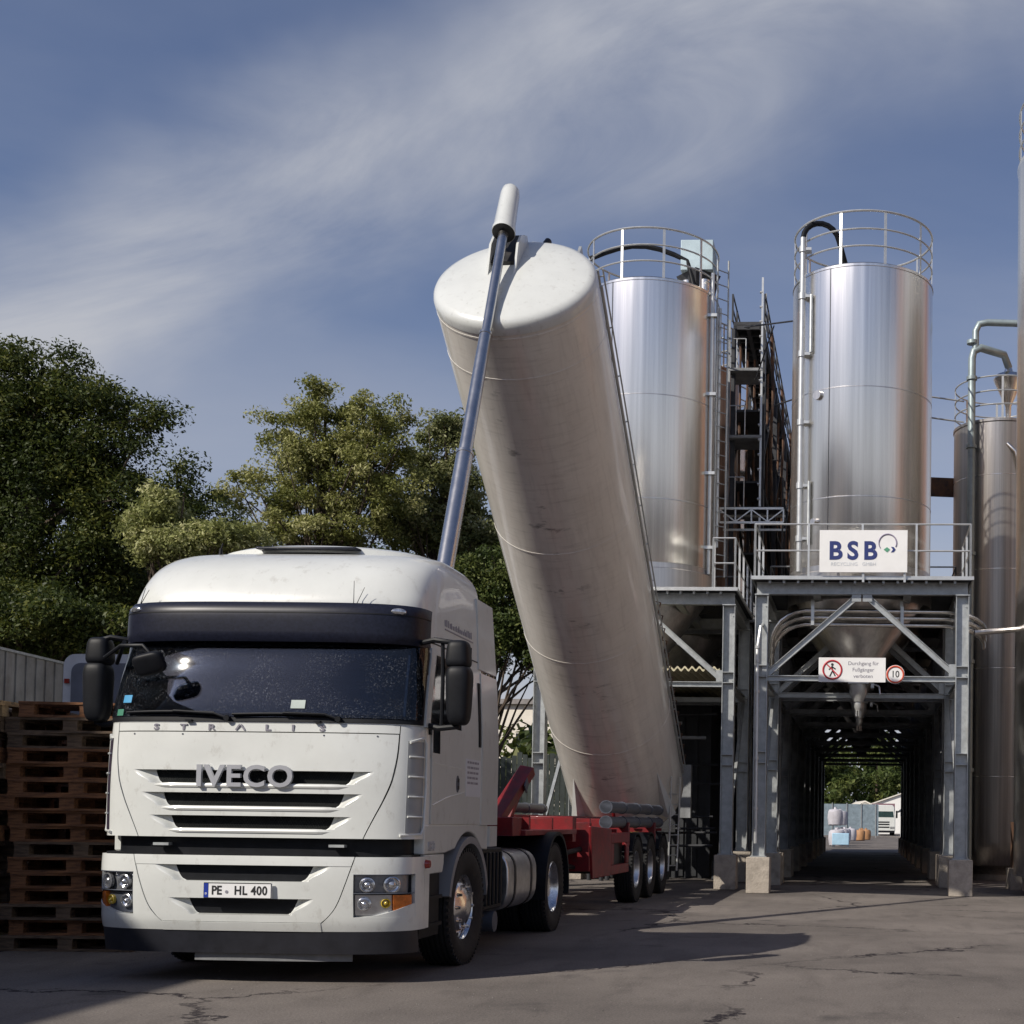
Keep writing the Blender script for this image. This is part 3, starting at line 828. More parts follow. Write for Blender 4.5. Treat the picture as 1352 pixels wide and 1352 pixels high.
for k in range(8):
    g = empty('gantry_bay', Vector((-1.17, 29.15, 0)) + axd * 3.95 * k, YAW,
              f'{["first"] [0] if k == 0 else ordw[k-1]} bay from the front of the dark walkway high between the silo rows', 'walkway', 'bays of the walkway between the rows')
    m = MB(); m.b2(-.33, .33, 0, 3.9, 12.35, 12.42)
    for j in range(3): m.b2(-.34 + j * .29, -.26 + j * .29, 0, 3.9, 12.24, 12.35)
    for j in range(10): m.b2(-.33, .33, j * .4, j * .4 + .05, 12.25, 12.34)
    m.build('walkway_deck', dark_steel, g)
    m = MB(); railing(m, [(-.36, 0, 12.42), (-.36, 3.9, 12.42)], .62, .02, (.3,), 1.0); railing(m, [(.36, 0, 12.42), (.36, 3.9, 12.42)], .62, .02, (.3,), 1.0); m.build('railing', dark_steel, g)
    m = MB()
    for x in (-.33, .33):
        m.b2(x - .05, x + .05, .0, .1, 5.7, 12.24)
        m.beam((x, .05, 9.2), (x, 3.9, 12.1), .06, .06); m.beam((x, 3.9, 7.2), (x, .1, 9.2), .06, .06)
    for z in (7.2, 8.8, 10.4): m.b2(-.33, .33, .02, 3.9, z, z + .05)
    m.build('support', dark_steel, g)
    m = MB()
    for q in range(5):
        x = -.25 + q * .12; m.tube([(x, .8 + q * .5, 5.7), (x, .8 + q * .5, 12.2)], .03, 6)
    m.tube([(.40, 1.5, 12.7), (.46, 1.5, 11.4), (.40, 1.6, 10.2), (.45, 1.7, 8.7)], .04, 6)
    m.build('cable_duct', rust_steel, g)
# thin stays from the tower to the right hand silo
st = MB(); st.tube([at(983, 432, 29), at(1046, 424, 25.7)], .018, 6); st.tube([at(1022, 430, 28), at(998, 500, 29)], .016, 6); st.tube([at(1024, 535, 29), at(1045, 528, 25.8)], .016, 6); st.tube([at(1040, 545, 29), at(1030, 580, 29)], .016, 6)
tag(st.build('tie_rod', dark_steel), 'thin dark tie rods between the ladder tower and the right silo', 'tie rod')

# corrugated canopy under the left row
cn = empty('canopy', (-3.1, 26.0, 4.22), YAW, 'yellowed corrugated canopy roof below the left silo frame', 'canopy')
m = MB(); n_ = 120
top_, bot_ = [], []
for i in range(n_ + 1):
    x = -1.75 + 3.4 * i / n_; z = .035 * math.sin(i * 2 * math.pi / 5)
    top_.append((x, z + .012)); bot_.append((x, z))
for i in range(n_):
    for y0, y1 in ((-.55, 12),):
        (x0, a0), (x1, a1) = top_[i], top_[i + 1]; (_, c0), (_, c1) = bot_[i], bot_[i + 1]
        m.poly([(x0, y0, a0), (x1, y0, a1), (x1, y1, a1), (x0, y1, a0)]); m.poly([(x0, y0, c0), (x0, y1, c0), (x1, y1, c1), (x1, y0, c1)]); m.poly([(x0, y0, c0 - .03), (x1, y0, c1 - .03), (x1, y0, a1), (x0, y0, a0)])
m.build('sheet', mat('yellow_sheet', (.55, .50, .34), .6, var=.2), cn)
# dark sheds standing behind / between the frames
def shed(name, label, x0, x1, y0, y1, z1, mt, yaw=YAW, cat='shed'):
    r = empty(name, (x0, y0, 0), yaw, label, cat)
    m = MB(); n_ = max(3, int((x1 - x0 + y1 - y0) / .25))
    m.b2(0, x1 - x0, 0, y1 - y0, 0, z1); m.build('wall', mt, r)
    m = MB()
    k = 0
    while k * .3 < x1 - x0 - .1: m.b2(k * .3 + .05, k * .3 + .15, -.04, -.002, .05, z1 - .05); k += 1
    m.build('cladding_rib', mt, r)
    m = MB(); m.b2(-.1, x1 - x0 + .1, -.15, y1 - y0 + .1, z1 + .003, z1 + .1); m.build('roof', dark_steel, r)
    return r
dk = mat('shade_dark_cladding', (.030, .033, .038), .7, var=.5, vscale=2)  # near-black colour carries the deep shade under and between the frames
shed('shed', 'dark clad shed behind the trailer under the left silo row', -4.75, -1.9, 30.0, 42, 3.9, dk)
def side_wall(x, y0, y1, z0, z1, label):  # dark sheet added to put shade along a side of the drive-through
    a = Vector((x, y0, 0)); L_ = (y1 - y0)
    r = empty('shade_sheet', a, YAW, label, 'wall')
    m = MB(); m.b2(-.03, .03, 0, L_, z0, z1)
    for k in range(int(L_ / .35)): m.b2(-.06, -.033, k * .35, k * .35 + .12, z0, z1); m.b2(.033, .06, k * .35, k * .35 + .12, z0, z1)
    m.build('panel', dk, r)
side_wall(3.52, 28.6, 60, .35, 5.4, 'added dark sheet for the shade along the right side of the drive-through')
side_wall(.15, 44.5, 60, .3, 5.4, 'added dark sheet for the shade along the left side of the drive-through')
# machinery and ducts under the left row
mc = empty('machinery', (-3.3, 28.2, 0), YAW, 'tangle of dark pipework and blowers under the left silo row', 'machinery')
m = MB(); rnd = random.Random(11)
for k in range(22):
    x = rnd.uniform(-1.3, 1.6); y = rnd.uniform(-.8, 1.4); z = rnd.uniform(.4, 3.6)
    if k % 3 == 0: m.tube([(x, y, 0), (x, y, z), (x + .3, y + .1, z + .25), (x + rnd.uniform(.5, 1), y + .1, z + .25)], .05, 8)
    elif k % 3 == 1: m.tube([(-1.5, y, z), (1.6, y, z + .05)], .03, 6)
    else: m.box((x, y, z * .5), (rnd.uniform(.2, .6), .4, rnd.uniform(.3, .8)))
m.build('pipework', dark_steel, mc)
m = MB(); m.tube([(.2, -.9, 3.3), (1.0, -.9, 3.3)], .03, 8); m.tube([(.1, -.9, 3.0), (1.5, -.9, 3.0)], .035, 8); m.box((1.05, -.6, 1.9), (.25, .2, 1.1)); m.box((.3, -.6, 3.05), (.18, .18, .45)); m.build('bright_pipe', steel_shade_tone, mc)

# right hand tank behind, tall silo at the edge ---------------------------------
tk = empty('storage_tank', (4.78, 31.4, 0), 0, 'shorter stainless tank with a cyclone on its roof, right of the drive-through', 'tank')
m = MB(); m.lathe([(.55, .12), (.62, .14), (.95, .35), (1.07, .75), (1.08, .9), (1.08, 10.62), (1.10, 10.64), (1.10, 10.70), (.3, 10.9), (0, 10.9)], n=96, cap=True); m.build('shell', steel_mat('smoky_steel', (.50, .475, .45), .34, .3), tk)
for z in (2.4, 4.9, 7.2, 9.4):
    m = MB(); m.lathe([(1.075, z - .01), (1.085, z - .008), (1.085, z + .008), (1.075, z + .01)], n=96, cap=False); m.build('weld_seam', steel_a, tk)
m = MB()
for hh in (.34, .66, 1.0): m.tube([(1.06 * math.cos(2 * math.pi * i / 48), 1.06 * math.sin(2 * math.pi * i / 48), 10.7 + hh) for i in range(48)], .018, 6, closed=True)
for k in range(8):
    a = R(-95 + 45 * k); m.box((1.06 * math.cos(a), 1.06 * math.sin(a), 11.2), (.05, .015, 1.02), Matrix.Rotation(a + R(90), 3, 'Z'))
m.build('guard_rail', rail_m, tk)
m = MB(); m.lathe([(.06, 10.9), (.07, 11.2), (.32, 11.75), (.36, 11.85), (.30, 11.95), (.12, 12.02), (.06, 12.2)], (.16, -.3, 0), n=28); m.build('cyclone', steel_a, tk)
m = MB(); cx, cy = -.80, -.98
m.tube([(cx, cy, .3), (cx, cy, 12.1), (cx + .04, cy, 12.28), (cx + .2, cy, 12.36), (.0, -.6, 12.34), (.16, -.3, 12.15)], .09, 12)
m.tube([(cx + .08, cy, 12.3), (cx + .08, cy, 12.75), (cx + .16, cy, 12.92), (cx + .35, cy, 12.96), (1.3, cy, 12.93)], .08, 12)
for z in (2.5, 5, 7.5, 10, 11.6, 12.45): m.cyl((cx, cy, z), (cx, cy, z + .08), .125, n=14)
m.build('down_pipe', mat('weathered_pipe', (.30, .36, .37), .45, metal=.4, var=.2), tk)
for dx_ in (0, .24):
    m = MB(); m.tube([(.02 + dx_, -1.05, 10.1), (.20 + dx_, -1.12, 9.9), (.32 + dx_, -1.12, 9.5), (.34 + dx_, -1.12, 8.8), (.34 + dx_, -1.12, 1.2)], .05, 10); m.build('transfer_pipe', steel_a, tk)
m = MB(); m.cyl((0, 0, .0), (0, 0, .14), .6, n=32); m.build('plinth', concrete, tk)
m = MB(); m.beam((4.98, 32.6, 9.6), (3.2, 32.4, 9.6), .12, .45); tag(m.build('cross_girder', rust_steel), 'dark rusty girder between the silo and the shorter tank', 'girder')
m = MB(); m.tube([(3.0, 31, 10.9), (3.9, 31.2, 10.85)], .02, 6); m.tube([(3.0, 31, 11.4), (3.9, 31.2, 11.35)], .02, 6); tag(m.build('link_rail', rail_m), 'thin rails bridging from the silo to the shorter tank', 'handrail')
ts = empty('tall_silo', (5.95, 24.6, -.25), 0, 'tallest dark steel silo cut off by the right edge of the picture', 'silo')
m = MB(); m.lathe([(1.85, .6), (1.86, .62), (1.86, 13.95), (1.88, 14.0), (.3, 14.4), (0, 14.4)], n=128, cap=True); m.build('shell', steel_a, ts)
m = MB()
for hh in (.35, .7, 1.05): m.tube([(1.84 * math.cos(2 * math.pi * i / 64), 1.84 * math.sin(2 * math.pi * i / 64), 14.0 + hh) for i in range(64)], .02, 6, closed=True)
for k in range(12):
    a = R(30 * k); m.box((1.84 * math.cos(a), 1.84 * math.sin(a), 14.52), (.05, .015, 1.06), Matrix.Rotation(a + R(90), 3, 'Z'))
m.build('guard_rail', rail_m, ts)
m = MB()
for x, y in ((-1.5, -1.2), (-1.2, 1.3)): m.box((x, y, .3), (.5, .5, .6))
m.build('footing', concrete, ts)
# rusty post with footing at the foot of the tall silo
rp_ = empty('rusty_duct', (4.62, 26.8, 0), 0, 'rust brown square duct standing beside the shorter tank', 'duct')
m = MB(); m.b2(-.22, .25, -.2, .2, .42, 1.35); m.build('duct', rust_steel, rp_); m = MB(); m.b2(-.3, .3, -.28, .28, 0, .42); m.build('footing', concrete, rp_)
# ================================================================== TRACTOR UNIT (local: x right, y back from the bumper, z up)
TRUCK = empty('lorry', (-4.17, 10.0, 0), R(-2.0), 'white high roof tractor lorry facing us with a dark sun visor', 'lorry')
zt = [0.95, 1.10, 1.5, 2.0, 2.35, 2.64, 2.93, 3.09, 3.24, 3.37, 3.46, 3.51, 3.54]
c_yf = pchip(zt, [.12, .115, .12, .16, .25, .33, .32, .38, .50, .70, .95, 1.25, 1.6])
c_w = pchip(zt, [1.24, 1.24, 1.245, 1.24, 1.225, 1.21, 1.20, 1.19, 1.175, 1.15, 1.10, 1.02, .90])
c_d = pchip(zt, [.40, .40, .40, .40, .42, .45, .50, .55, .60, .62, .62, .55, .45])
CN = 3.6
def c_front(x, z):
    w_, d_ = c_w(z), c_d(z)
    q = min(abs(x) / w_, 0.9995)
    return Vector((x, c_yf(z) + d_ * (1 - (1 - q ** CN) ** (1 / CN)), z))
def c_side(y, z):
    w_, d_ = c_w(z), c_d(z)
    q = max(0.0, min(1.0, 1 - (y - c_yf(z)) / d_))
    return Vector((w_ * (1 - q ** CN) ** (1 / CN), y, z))
def c_sideL(y, z):
    p = c_side(y, z); p.x = -p.x
    return p
def sel(w_, yf, d_, n, th):
    s_, c_ = math.sin(th), math.cos(th)
    return (w_ * math.copysign(abs(s_) ** (2 / n), s_), yf + d_ * (1 - abs(c_) ** (2 / n)))
def c_corner(th, z):
    x, y = sel(c_w(z), c_yf(z), c_d(z), CN, th)
    return Vector((x, y, z))
def thx(x, w_=1.24, n=CN):
    return math.copysign(math.asin(min(1, abs(x) / w_) ** (n / 2)), x)

def loft(zs, wf, yff, df, ybf, n, inset=0.0, hole=None):
    m = MB(); rings = []
    for z in zs:
        w_, yf, d_, yb = wf(z) - inset, yff(z) + inset, df(z), ybf(z)
        xs = [-(w_) * q for q in (1.0,)]
        ring = [Vector((-w_, yb, z)), Vector((-w_, (yb + yf + d_) / 2, z))]
        K = 34
        for i in range(K + 1):
            # denser towards the corners, even in x across the front
            t_ = -1 + 2 * i / K
            th = t_ * math.pi / 2
            if abs(t_) < 0.999:
                x = math.copysign(1 - (1 - abs(t_)) ** 1.6, t_) * w_
                q = min(abs(x) / w_, .9999)
                y = yf + d_ * (1 - (1 - q ** n) ** (1 / n))
            else:
                x = math.copysign(w_, t_); y = yf + d_
            ring.append(Vector((x, y, z)))
        ring += [Vector((w_, (yb + yf + d_) / 2, z)), Vector((w_, yb, z))]
        rings.append([m.bm.verts.new(p) for p in ring])
    k = len(rings[0])
    for a, b in zip(rings, rings[1:]):
        for i in range(k):
            j = (i + 1) % k
            if hole and all(hole[0] < v.co.z < hole[1] and abs(v.co.x) < hole[2] and v.co.y < .95 for v in (a[i], a[j], b[j], b[i])): continue
            m.bm.faces.new((a[i], a[j], b[j], b[i]))
    m.bm.faces.new(rings[0][::-1]); m.bm.faces.new(rings[-1])
    return m
# body shell; below the windscreen it sits 7 cm behind the front panels
INS = 0.07
zs = [1.14, 1.3, 1.5, 1.7, 1.9, 1.985]
core = loft([0.46, 0.7, 0.95, 1.3, 1.6, 1.9], lambda z: 1.17, lambda z: c_yf(max(z, .95)) + 0.075, lambda z: .40, lambda z: 0.75, CN)
core.build('front_core', black_pl, TRUCK)
zs = [1.99 + (3.54 - 1.99) * i / 30 for i in range(31)]
zs = zs[:-1] + [3.528, 3.54]
cabm = loft(zs, c_w, c_yf, c_d, lambda z: 2.12 - max(0, z - 3.36) * .8, CN, hole=(2.03, 2.63, 1.14))
# lower cab box from the windscreen base down to the sill, set back behind the front panels
lowc = loft([1.20, 1.4, 1.7, 1.992], c_w, lambda z: c_yf(z) + .10, c_d, lambda z: 2.12, CN)
tmp_me = bpy.data.meshes.new('t'); lowc.bm.to_mesh(tmp_me); cabm.bm.from_mesh(tmp_me); bpy.data.meshes.remove(tmp_me)
cab_o = cabm.build('cab_body', white, TRUCK, angle=30)
# raised roof centre panel and hatch
rp = MB()
for i in range(1):
    pts = []
rp.lathe([(0.95, 0), (0.93, .03), (0.85, .045), (0, .05)], n=48, cap=False,
         mtx=Matrix.Translation((0, 1.62, 3.485)) @ Matrix.Rotation(R(-2), 4, 'X') @ Matrix.Diagonal((1.0, .55, 1.6, 1)))
rp.build('roof_panel', white, cab_o)
rh = MB(); rh.box((0, 1.30, 3.545), (0.86, .52, .022), Matrix.Rotation(R(3.5), 3, 'X'))
rh.build('roof_hatch', visor_m, cab_o, bevel=.012)
for sx in (-1, 1):
    m = MB(); m.cyl((sx * .70, 1.0, 3.44), (sx * .70, 1.0, 3.51), .02, .012, 10); m.cyl((sx * .7, 1.0, 3.5), (sx * .7, 1.03, 3.56), .005)
    if sx < 0: m.build('antenna', black_pl, TRUCK)
# thin aerials rising from the visor at each side
m = MB(); m.cyl((-.99, .30, 2.93), (-.955, .30, 3.05), .003, .002, 6); m.cyl((-.985, .30, 2.93), (-.93, .31, 3.04), .003, .002, 6); m.build('antenna', black_pl, TRUCK)
m = MB(); m.cyl((.70, .30, 2.93), (.70, .30, 3.12), .003, .002, 6); m.cyl((.72, .30, 2.93), (.78, .31, 3.07), .003, .002, 6); m.build('antenna', black_pl, TRUCK)

# sun visor
v_yf = pchip([2.62, 2.66, 2.80, 2.90, 2.945], [.235, .205, .21, .225, .27])
def v_c(th, z):
    x, y = sel(1.205 - .25 * max(0, z - 2.9), v_yf(z), .52, CN, th)
    return Vector((x, y, z))
m = MB(); m.patch(v_c, -R(88), R(88), 2.63, 2.945, 0, -.05, 60, 8)
vo = m.build('sun_visor', visor_m, TRUCK)
m = MB(); m.patch(v_c, -R(87), R(87), 2.853, 2.862, .003, -.01, 60, 1); m.build('visor_seam', black_pl, vo)
for sx in (-1, 1):
    p = v_c(thx(1.045 * sx, 1.205), 2.885)
    m = MB(); m.lathe([(0, -.02), (.6, -.018), (.9, -.008), (1, .01)][::-1], n=20, cap=False,
                      mtx=Matrix.Translation(p) @ Matrix.Rotation(R(90 if sx else 0), 4, 'X') @ Matrix.Rotation(sx * R(26), 4, 'Y') @ Matrix.Diagonal((.062, .028, -1, 1)))
    m.build('marker_light', lens, vo)
# windscreen
m = MB(); m.patch(c_corner, -R(80), R(80), 2.0, 2.06, .010, -.01, 60, 2); m.patch(c_corner, -R(80), R(80), 2.60, 2.645, .010, -.01, 60, 2)
ta_ = thx(1.13, 1.235)
m.patch(c_corner, ta_, R(80), 2.06, 2.60, .010, -.01, 6, 6); m.patch(c_corner, -R(80), -ta_, 2.06, 2.60, .010, -.01, 6, 6)
wf = m.build('windscreen_frame', black_pl, TRUCK)
def wsx(z): return 1.17
m = MB(); m.patch(c_corner, lambda z: -thx(c_w(z) * .985, c_w(z)), lambda z: thx(c_w(z) * .985, c_w(z)), 2.035, 2.63, .016, .004, 60, 10)
ws = m.build('windscreen', gl, TRUCK)
# cab interior seen dimly through the glass
trim = mat('cab_trim', (.045, .047, .055), .8, var=.3, vscale=6)
m = MB()
for q in (((-1.1, .55, 1.45), (1.1, .55, 1.45), (1.1, 2.0, 1.45), (-1.1, 2.0, 1.45)), ((-1.1, .75, 3.2), (-1.1, 2.0, 3.2), (1.1, 2.0, 3.2), (1.1, .75, 3.2)),
          ((-1.1, 2.0, 1.45), (1.1, 2.0, 1.45), (1.1, 2.0, 3.2), (-1.1, 2.0, 3.2)), ((-1.1, .62, 1.45), (-1.1, 2.0, 1.45), (-1.1, 2.0, 3.2), (-1.1, .75, 3.2)),
          ((1.1, .62, 1.45), (1.1, .75, 3.2), (1.1, 2.0, 3.2), (1.1, 2.0, 1.45)), ((-1.1, .75, 2.66), (1.1, .75, 2.66), (1.1, .75, 3.2), (-1.1, .75, 3.2)), ((-1.1, .48, 2.62), (1.1, .48, 2.62), (1.1, .75, 2.66), (-1.1, .75, 2.66))):
    m.poly(q)
li = m.build('cab_lining', trim, TRUCK)
m = MB(); m.box((0, .62, 1.90), (2.1, .50, .24)); m.box((.62, .80, 2.03), (.55, .20, .12)); m.box((-.1, .80, 1.97), (.5, .2, .16)); m.build('dashboard', mat('dash', (.03, .032, .04), .6, var=.3), li, bevel=.04)
for x in (-.66, .64):
    m = MB(); superell(m, (x, 1.42, 2.16), (.27, .11, .40), .45, .5, taper=-.10); superell(m, (x, 1.40, 2.62), (.15, .07, .11), .5, .5); superell(m, (x, 1.15, 1.72), (.27, .30, .10), .45, .5)
    m.build('seat', mat('seat_cloth', (.16, .17, .22), .85, var=.3, vscale=12), li, angle=60)
m = MB(); Ms = Matrix.Translation((.64, .86, 2.13)) @ Matrix.Rotation(R(-62), 4, 'X')
m.tube([Ms @ Vector((.24 * math.cos(R(a)), .24 * math.sin(R(a)), 0)) for a in range(0, 360, 12)], .017, 8, closed=True)
for a in (90, 210, 330): m.tube([Ms @ Vector((0, 0, .01)), Ms @ Vector((.23 * math.cos(R(a)), .23 * math.sin(R(a)), 0))], .018, 6)
m.cyl(Ms @ Vector((0, 0, -.02)), Ms @ Vector((0, 0, .03)), .07, n=16); m.build('steering_wheel', mat('wheel_grey', (.06, .06, .065), .5, var=.2), li)
# rounded screen corner posts (A pillars)
for sx in (-1, 1):
    m = MB(); m.patch(c_corner, sx * thx(1.2335), sx * R(89), 1.99, 2.64, .020, -.01, 5, 8, flip=sx < 0)
    m.build('pillar', white if sx < 0 else white, TRUCK)
# stickers
def sticker(x, z, w_, h_, mt, name='sticker'):
    m = MB(); m.patch(c_front, x - w_ / 2, x + w_ / 2, z - h_ / 2, z + h_ / 2, .019, .016, 3, 3); return m.build(name, mt, ws)
sticker(-1.04, 2.17, .075, .06, mat('sticker_blue', (.05, .30, .55), .5, var=.1))
sticker(-1.09, 2.065, .06, .05, mat('sticker_green', (.05, .22, .14), .5, var=.1))
s_ = sticker(.335, 2.135, .11, .065, mat('sticker_pale', (.38, .45, .42), .5, var=.15))
# wipers
def wiper(x0, x1, xb, z):
    m = MB()
    n_ = 12
    m.tube([c_front(x0 + (x1 - x0) * i / n_, z + .008 * math.sin(i / n_ * 3)) + Vector((0, -.035, 0)) for i in range(n_ + 1)], .010, 6)
    m.tube([c_front(xb, 2.025) + Vector((0, -.03, 0)), c_front(xb - .10, 2.06) + Vector((0, -.045, 0)), c_front(xb - .42, z + .012) + Vector((0, -.05, 0))], .011, 6)
    m.cyl(c_front(xb, 2.025) + Vector((0, -.045, 0)), c_front(xb, 2.025) + Vector((0, 0, 0)), .022, n=10)
    m.build('wiper', black_pl, TRUCK)
wiper(-1.02, -.30, -.20, 2.065)
wiper(-.16, .55, .66, 2.055)

# front panels ------------------------------------------------------
def hood_x(z):
    zz = max(1.08, min(1.99, z))
    f = pchip([1.08, 1.14, 1.28, 1.42, 1.58, 1.80, 1.99], [.86, .885, .95, 1.015, 1.07, 1.10, 1.105])
    return f(zz)
OF, TI = .0, -.055
m = MB()
m.patch(c_front, lambda z: -hood_x(z) + .002, lambda z: hood_x(z) - .002, 1.925, 1.988, OF, TI, 40, 2)
m.build('upper_panel', white, TRUCK)
m = MB()
m.patch(c_front, lambda z: -hood_x(z) + .004, lambda z: hood_x(z) - .004, 1.625, 1.917, OF, TI, 40, 5)
slots = [(1.625, 1.525), (1.45, 1.35), (1.275, 1.18)]
sl_in = [(.775, .715), (.705, .645), (.635, .575)]     # dark opening half widths top, bottom
sl_out = [(.945, .80), (.865, .735), (.79, .665)]      # outer edge of the scooped ends
def ease(t_): return t_ * t_ * (3 - 2 * t_)
def row(z0, z1, bulge, nz_=2):
    m.patch(c_front, lambda z: -hood_x(z) + .004, lambda z: hood_x(z) - .004, z0, z1, bulge, TI, 44, nz_)
row(1.452, 1.523, 0); row(1.277, 1.348, 0); row(1.112, 1.178, 0)
def scoop(mm, pf, out_f, in_f, z0, z1, sx, dep=.058, nx=10, nz_=8):
    """curved cheek that dips from the flush outer edge into the opening"""
    P_ = []
    for k in range(nz_ + 1):
        z = z0 + (z1 - z0) * k / nz_
        r_ = []
        for i in range(nx + 1):
            q = i / nx
            x = out_f(z) + (in_f(z) - out_f(z)) * q
            r_.append(mm.bm.verts.new(pf(sx * x, z) + Vector((0, dep * ease(q), 0))))
        P_.append(r_)
    for k in range(nz_):
        for i in range(nx): mm.bm.faces.new((P_[k][i], P_[k][i + 1], P_[k + 1][i + 1], P_[k + 1][i]))
SC = []
for (z1_, z0_), si, so in zip(slots, sl_in, sl_out):
    fo = lambda z, z0_=z0_, z1_=z1_, so=so: so[1] + (so[0] - so[1]) * ease(max(0, min(1, (z - z0_) / (z1_ - z0_))))
    fi = lambda z, z0_=z0_, z1_=z1_, si=si: si[1] + (si[0] - si[1]) * math.sqrt(max(0, min(1, (z - z0_) / (z1_ - z0_))))
    m.patch(c_front, fo, lambda z: hood_x(z) - .004, z0_ - .002, z1_ + .002, 0, TI, 10, 6)
    m.patch(c_front, lambda z: -hood_x(z) + .004, lambda z: -fo(z), z0_ - .002, z1_ + .002, 0, TI, 10, 6)
    for sx in (-1, 1):
        sc_m = MB(); scoop(sc_m, c_front, fo, fi, z0_ - .002, z1_ + .002, sx); SC.append(sc_m)
hood = m.build('bonnet', white, TRUCK, angle=32)
for sc_m in SC: sc_m.build('scoop', white, hood, angle=60)
# rounded lips standing slightly proud along the lower edge of each opening
for (z1_, z0_), si, so in zip(slots, sl_in, sl_out):
    lm = MB(); xx_ = so[1] - .02
    lm.tube([c_front(-xx_ + 2 * xx_ * i / 30, z0_ - .018) + Vector((0, .006, 0)) for i in range(31)], [.020 * min(1, .15 + .4 * min(i, 30 - i)) for i in range(31)], 8)
    lm.build('grille_bar', white, hood)
# mesh grille behind
grille_m = mat('grille_mesh', (0.010, 0.012, 0.012), .6, var=.4, vscale=30, spec=.2)
m = MB(); m.patch(c_front, -.86, .86, 1.12, 1.64, -.066, -.075, 30, 4)
for i in range(86):
    x0 = -.86 + i * .02
    for zz in (0,):
        for k in (-1, 1):
            p0 = c_front(x0, 1.13); p1 = c_front(max(-.86, min(.86, x0 + k * .30)), 1.63)
            m.beam(p0 + Vector((0, .062, 0)), p1 + Vector((0, .062, 0)), .004, .004)
m.build('grille', grille_m, TRUCK)
# corner panels with vertical air vents
for sx in (-1, 1):
    m = MB()
    a0 = (lambda z: thx(hood_x(z) + .004)); a1 = R(88)
    if sx > 0: m.patch(c_corner, a0, a1, 1.112, 1.988, 0, -.06, 14, 14)
    else: m.patch(c_corner, -a1, (lambda z: -thx(hood_x(z) + .004)), 1.112, 1.988, 0, -.06, 14, 14)
    cp = m.build('corner_panel', white, TRUCK)
    # vent: raised rim, dark bed, louvres
    bed = MB(); rim = MB()
    t0, t1 = R(64), R(84)
    def V_(t_, z, o):
        p = c_corner(sx * t_, z); e = 1e-3
        n_ = (c_corner(sx * t_ + e, z) - c_corner(sx * t_ - e, z)).cross(Vector((0, 0, 1))).normalized()
        return p + n_ * o
    lo = [V_(t0, 1.86, .012), V_(t1 - .06, 1.90, .016), V_(t1, 1.86, .02), V_(t1 + .02, 1.5, .022), V_(t1, 1.20, .02), V_(t1 - .05, 1.15, .016), V_(t0 - .12, 1.14, .012)]
    rim.tube(lo, .011, 8)
    for k in range(4):
        z = 1.75 - k * .155
        a_ = [V_(t0 + (t1 - t0) * i / 5, z - .0 * i, .010) for i in range(6)]
        rim.tube(a_, .009, 6)
    rim.build('vent_rim', white, cp)
    (bed.patch(c_corner, t0 - .03, t1, 1.16, 1.87, .004, -.01, 8, 8) if sx > 0 else bed.patch(c_corner, -t1, -t0 + .03, 1.16, 1.87, .004, -.01, 8, 8))
    bed.build('vent', mat('vent_dark', (.03, .02, .035), .5, var=.2) if sx < 0 else mat('vent_grey', (.30, .31, .31), .5, var=.15), cp)
# lettering on the panel
for ch, x in zip('STRALIS', (-.765, -.545, -.325, -.10, .115, .31, .535)):
    mt = front_text_m(x, c_front(x, 1.953).y - .002, 1.953)
    if ch == 'A':
        mm = MB(); y = c_front(x, 1.955).y
        for k in (-1, 1):
            mm.beam((x + k * .035, y - .006, 1.935), (x + k * .004, y - .006, 1.977), .013, .008, Vector((0, 1, 0)))
        mm.build('letter', grey_ink, TRUCK)
    else:
        text('letter', ch, .062, grey_ink, TRUCK, mt, .006, .0026, sx=1.4)
# maker badge: five solid letters
bt = text('badge', 'IVECO', .228, badge_m, TRUCK, front_text_m(-.035, c_front(0, 1.57).y - .022, 1.572), .014, .0055, sx=1.08, space=1.10)

# bumper ------------------------------------------------------------
b_yf = pchip([.38, .50, .80, .97, 1.0], [.06, .02, .0, .01, .03])
def b_c(th, z):
    x, y = sel(1.25, b_yf(z), .52, 3.4, th); return Vector((x, y, z))
def b_f(x, z):
    q = min(abs(x) / 1.25, .9995)
    return Vector((x, b_yf(z) + .52 * (1 - (1 - q ** 3.4) ** (1 / 3.4)), z))
def tb(x): return thx(x, 1.25, 3.4)
modx = pchip([.40, .46, .50, .60, .75, .97], [.40, .58, .64, .72, .78, .85])
BT = -.06
m = MB()
# centre module around two intakes
m.patch(b_f, lambda z: -modx(z) + .004, lambda z: modx(z) - .004, .905, .975, .004, BT, 30, 3)
INT = [(.785, .905, (.44, .53), (.52, .68)), (.53, .655, (.33, .42), (.39, .56))]
BS = []
for z0_, z1_, si, so in INT:
    fo = lambda z, z0_=z0_, z1_=z1_, so=so: so[0] + (so[1] - so[0]) * ease(max(0, min(1, (z - z0_) / (z1_ - z0_))))
    fi = lambda z, z0_=z0_, z1_=z1_, si=si: si[0] + (si[1] - si[0]) * math.sqrt(max(0, min(1, (z - z0_) / (z1_ - z0_))))
    m.patch(b_f, lambda z: -modx(z) + .004, lambda z: -fo(z), z0_, z1_, 0, BT, 8, 6)
    m.patch(b_f, fo, lambda z: modx(z) - .004, z0_, z1_, 0, BT, 8, 6)
    for sx in (-1, 1):
        bs_m = MB(); scoop(bs_m, b_f, fo, fi, z0_, z1_, sx); BS.append(bs_m)
m.patch(b_f, lambda z: -modx(z) + .004, lambda z: modx(z) - .004, .655, .785, .0, BT, 30, 3)
m.patch(b_f, lambda z: -modx(z) + .004, lambda z: modx(z) - .004, .478, .53, .0, BT, 30, 2)
bm_o = m.build('bumper_centre', white, TRUCK)
for bs_m in BS: bs_m.build('scoop', white, bm_o, angle=60)
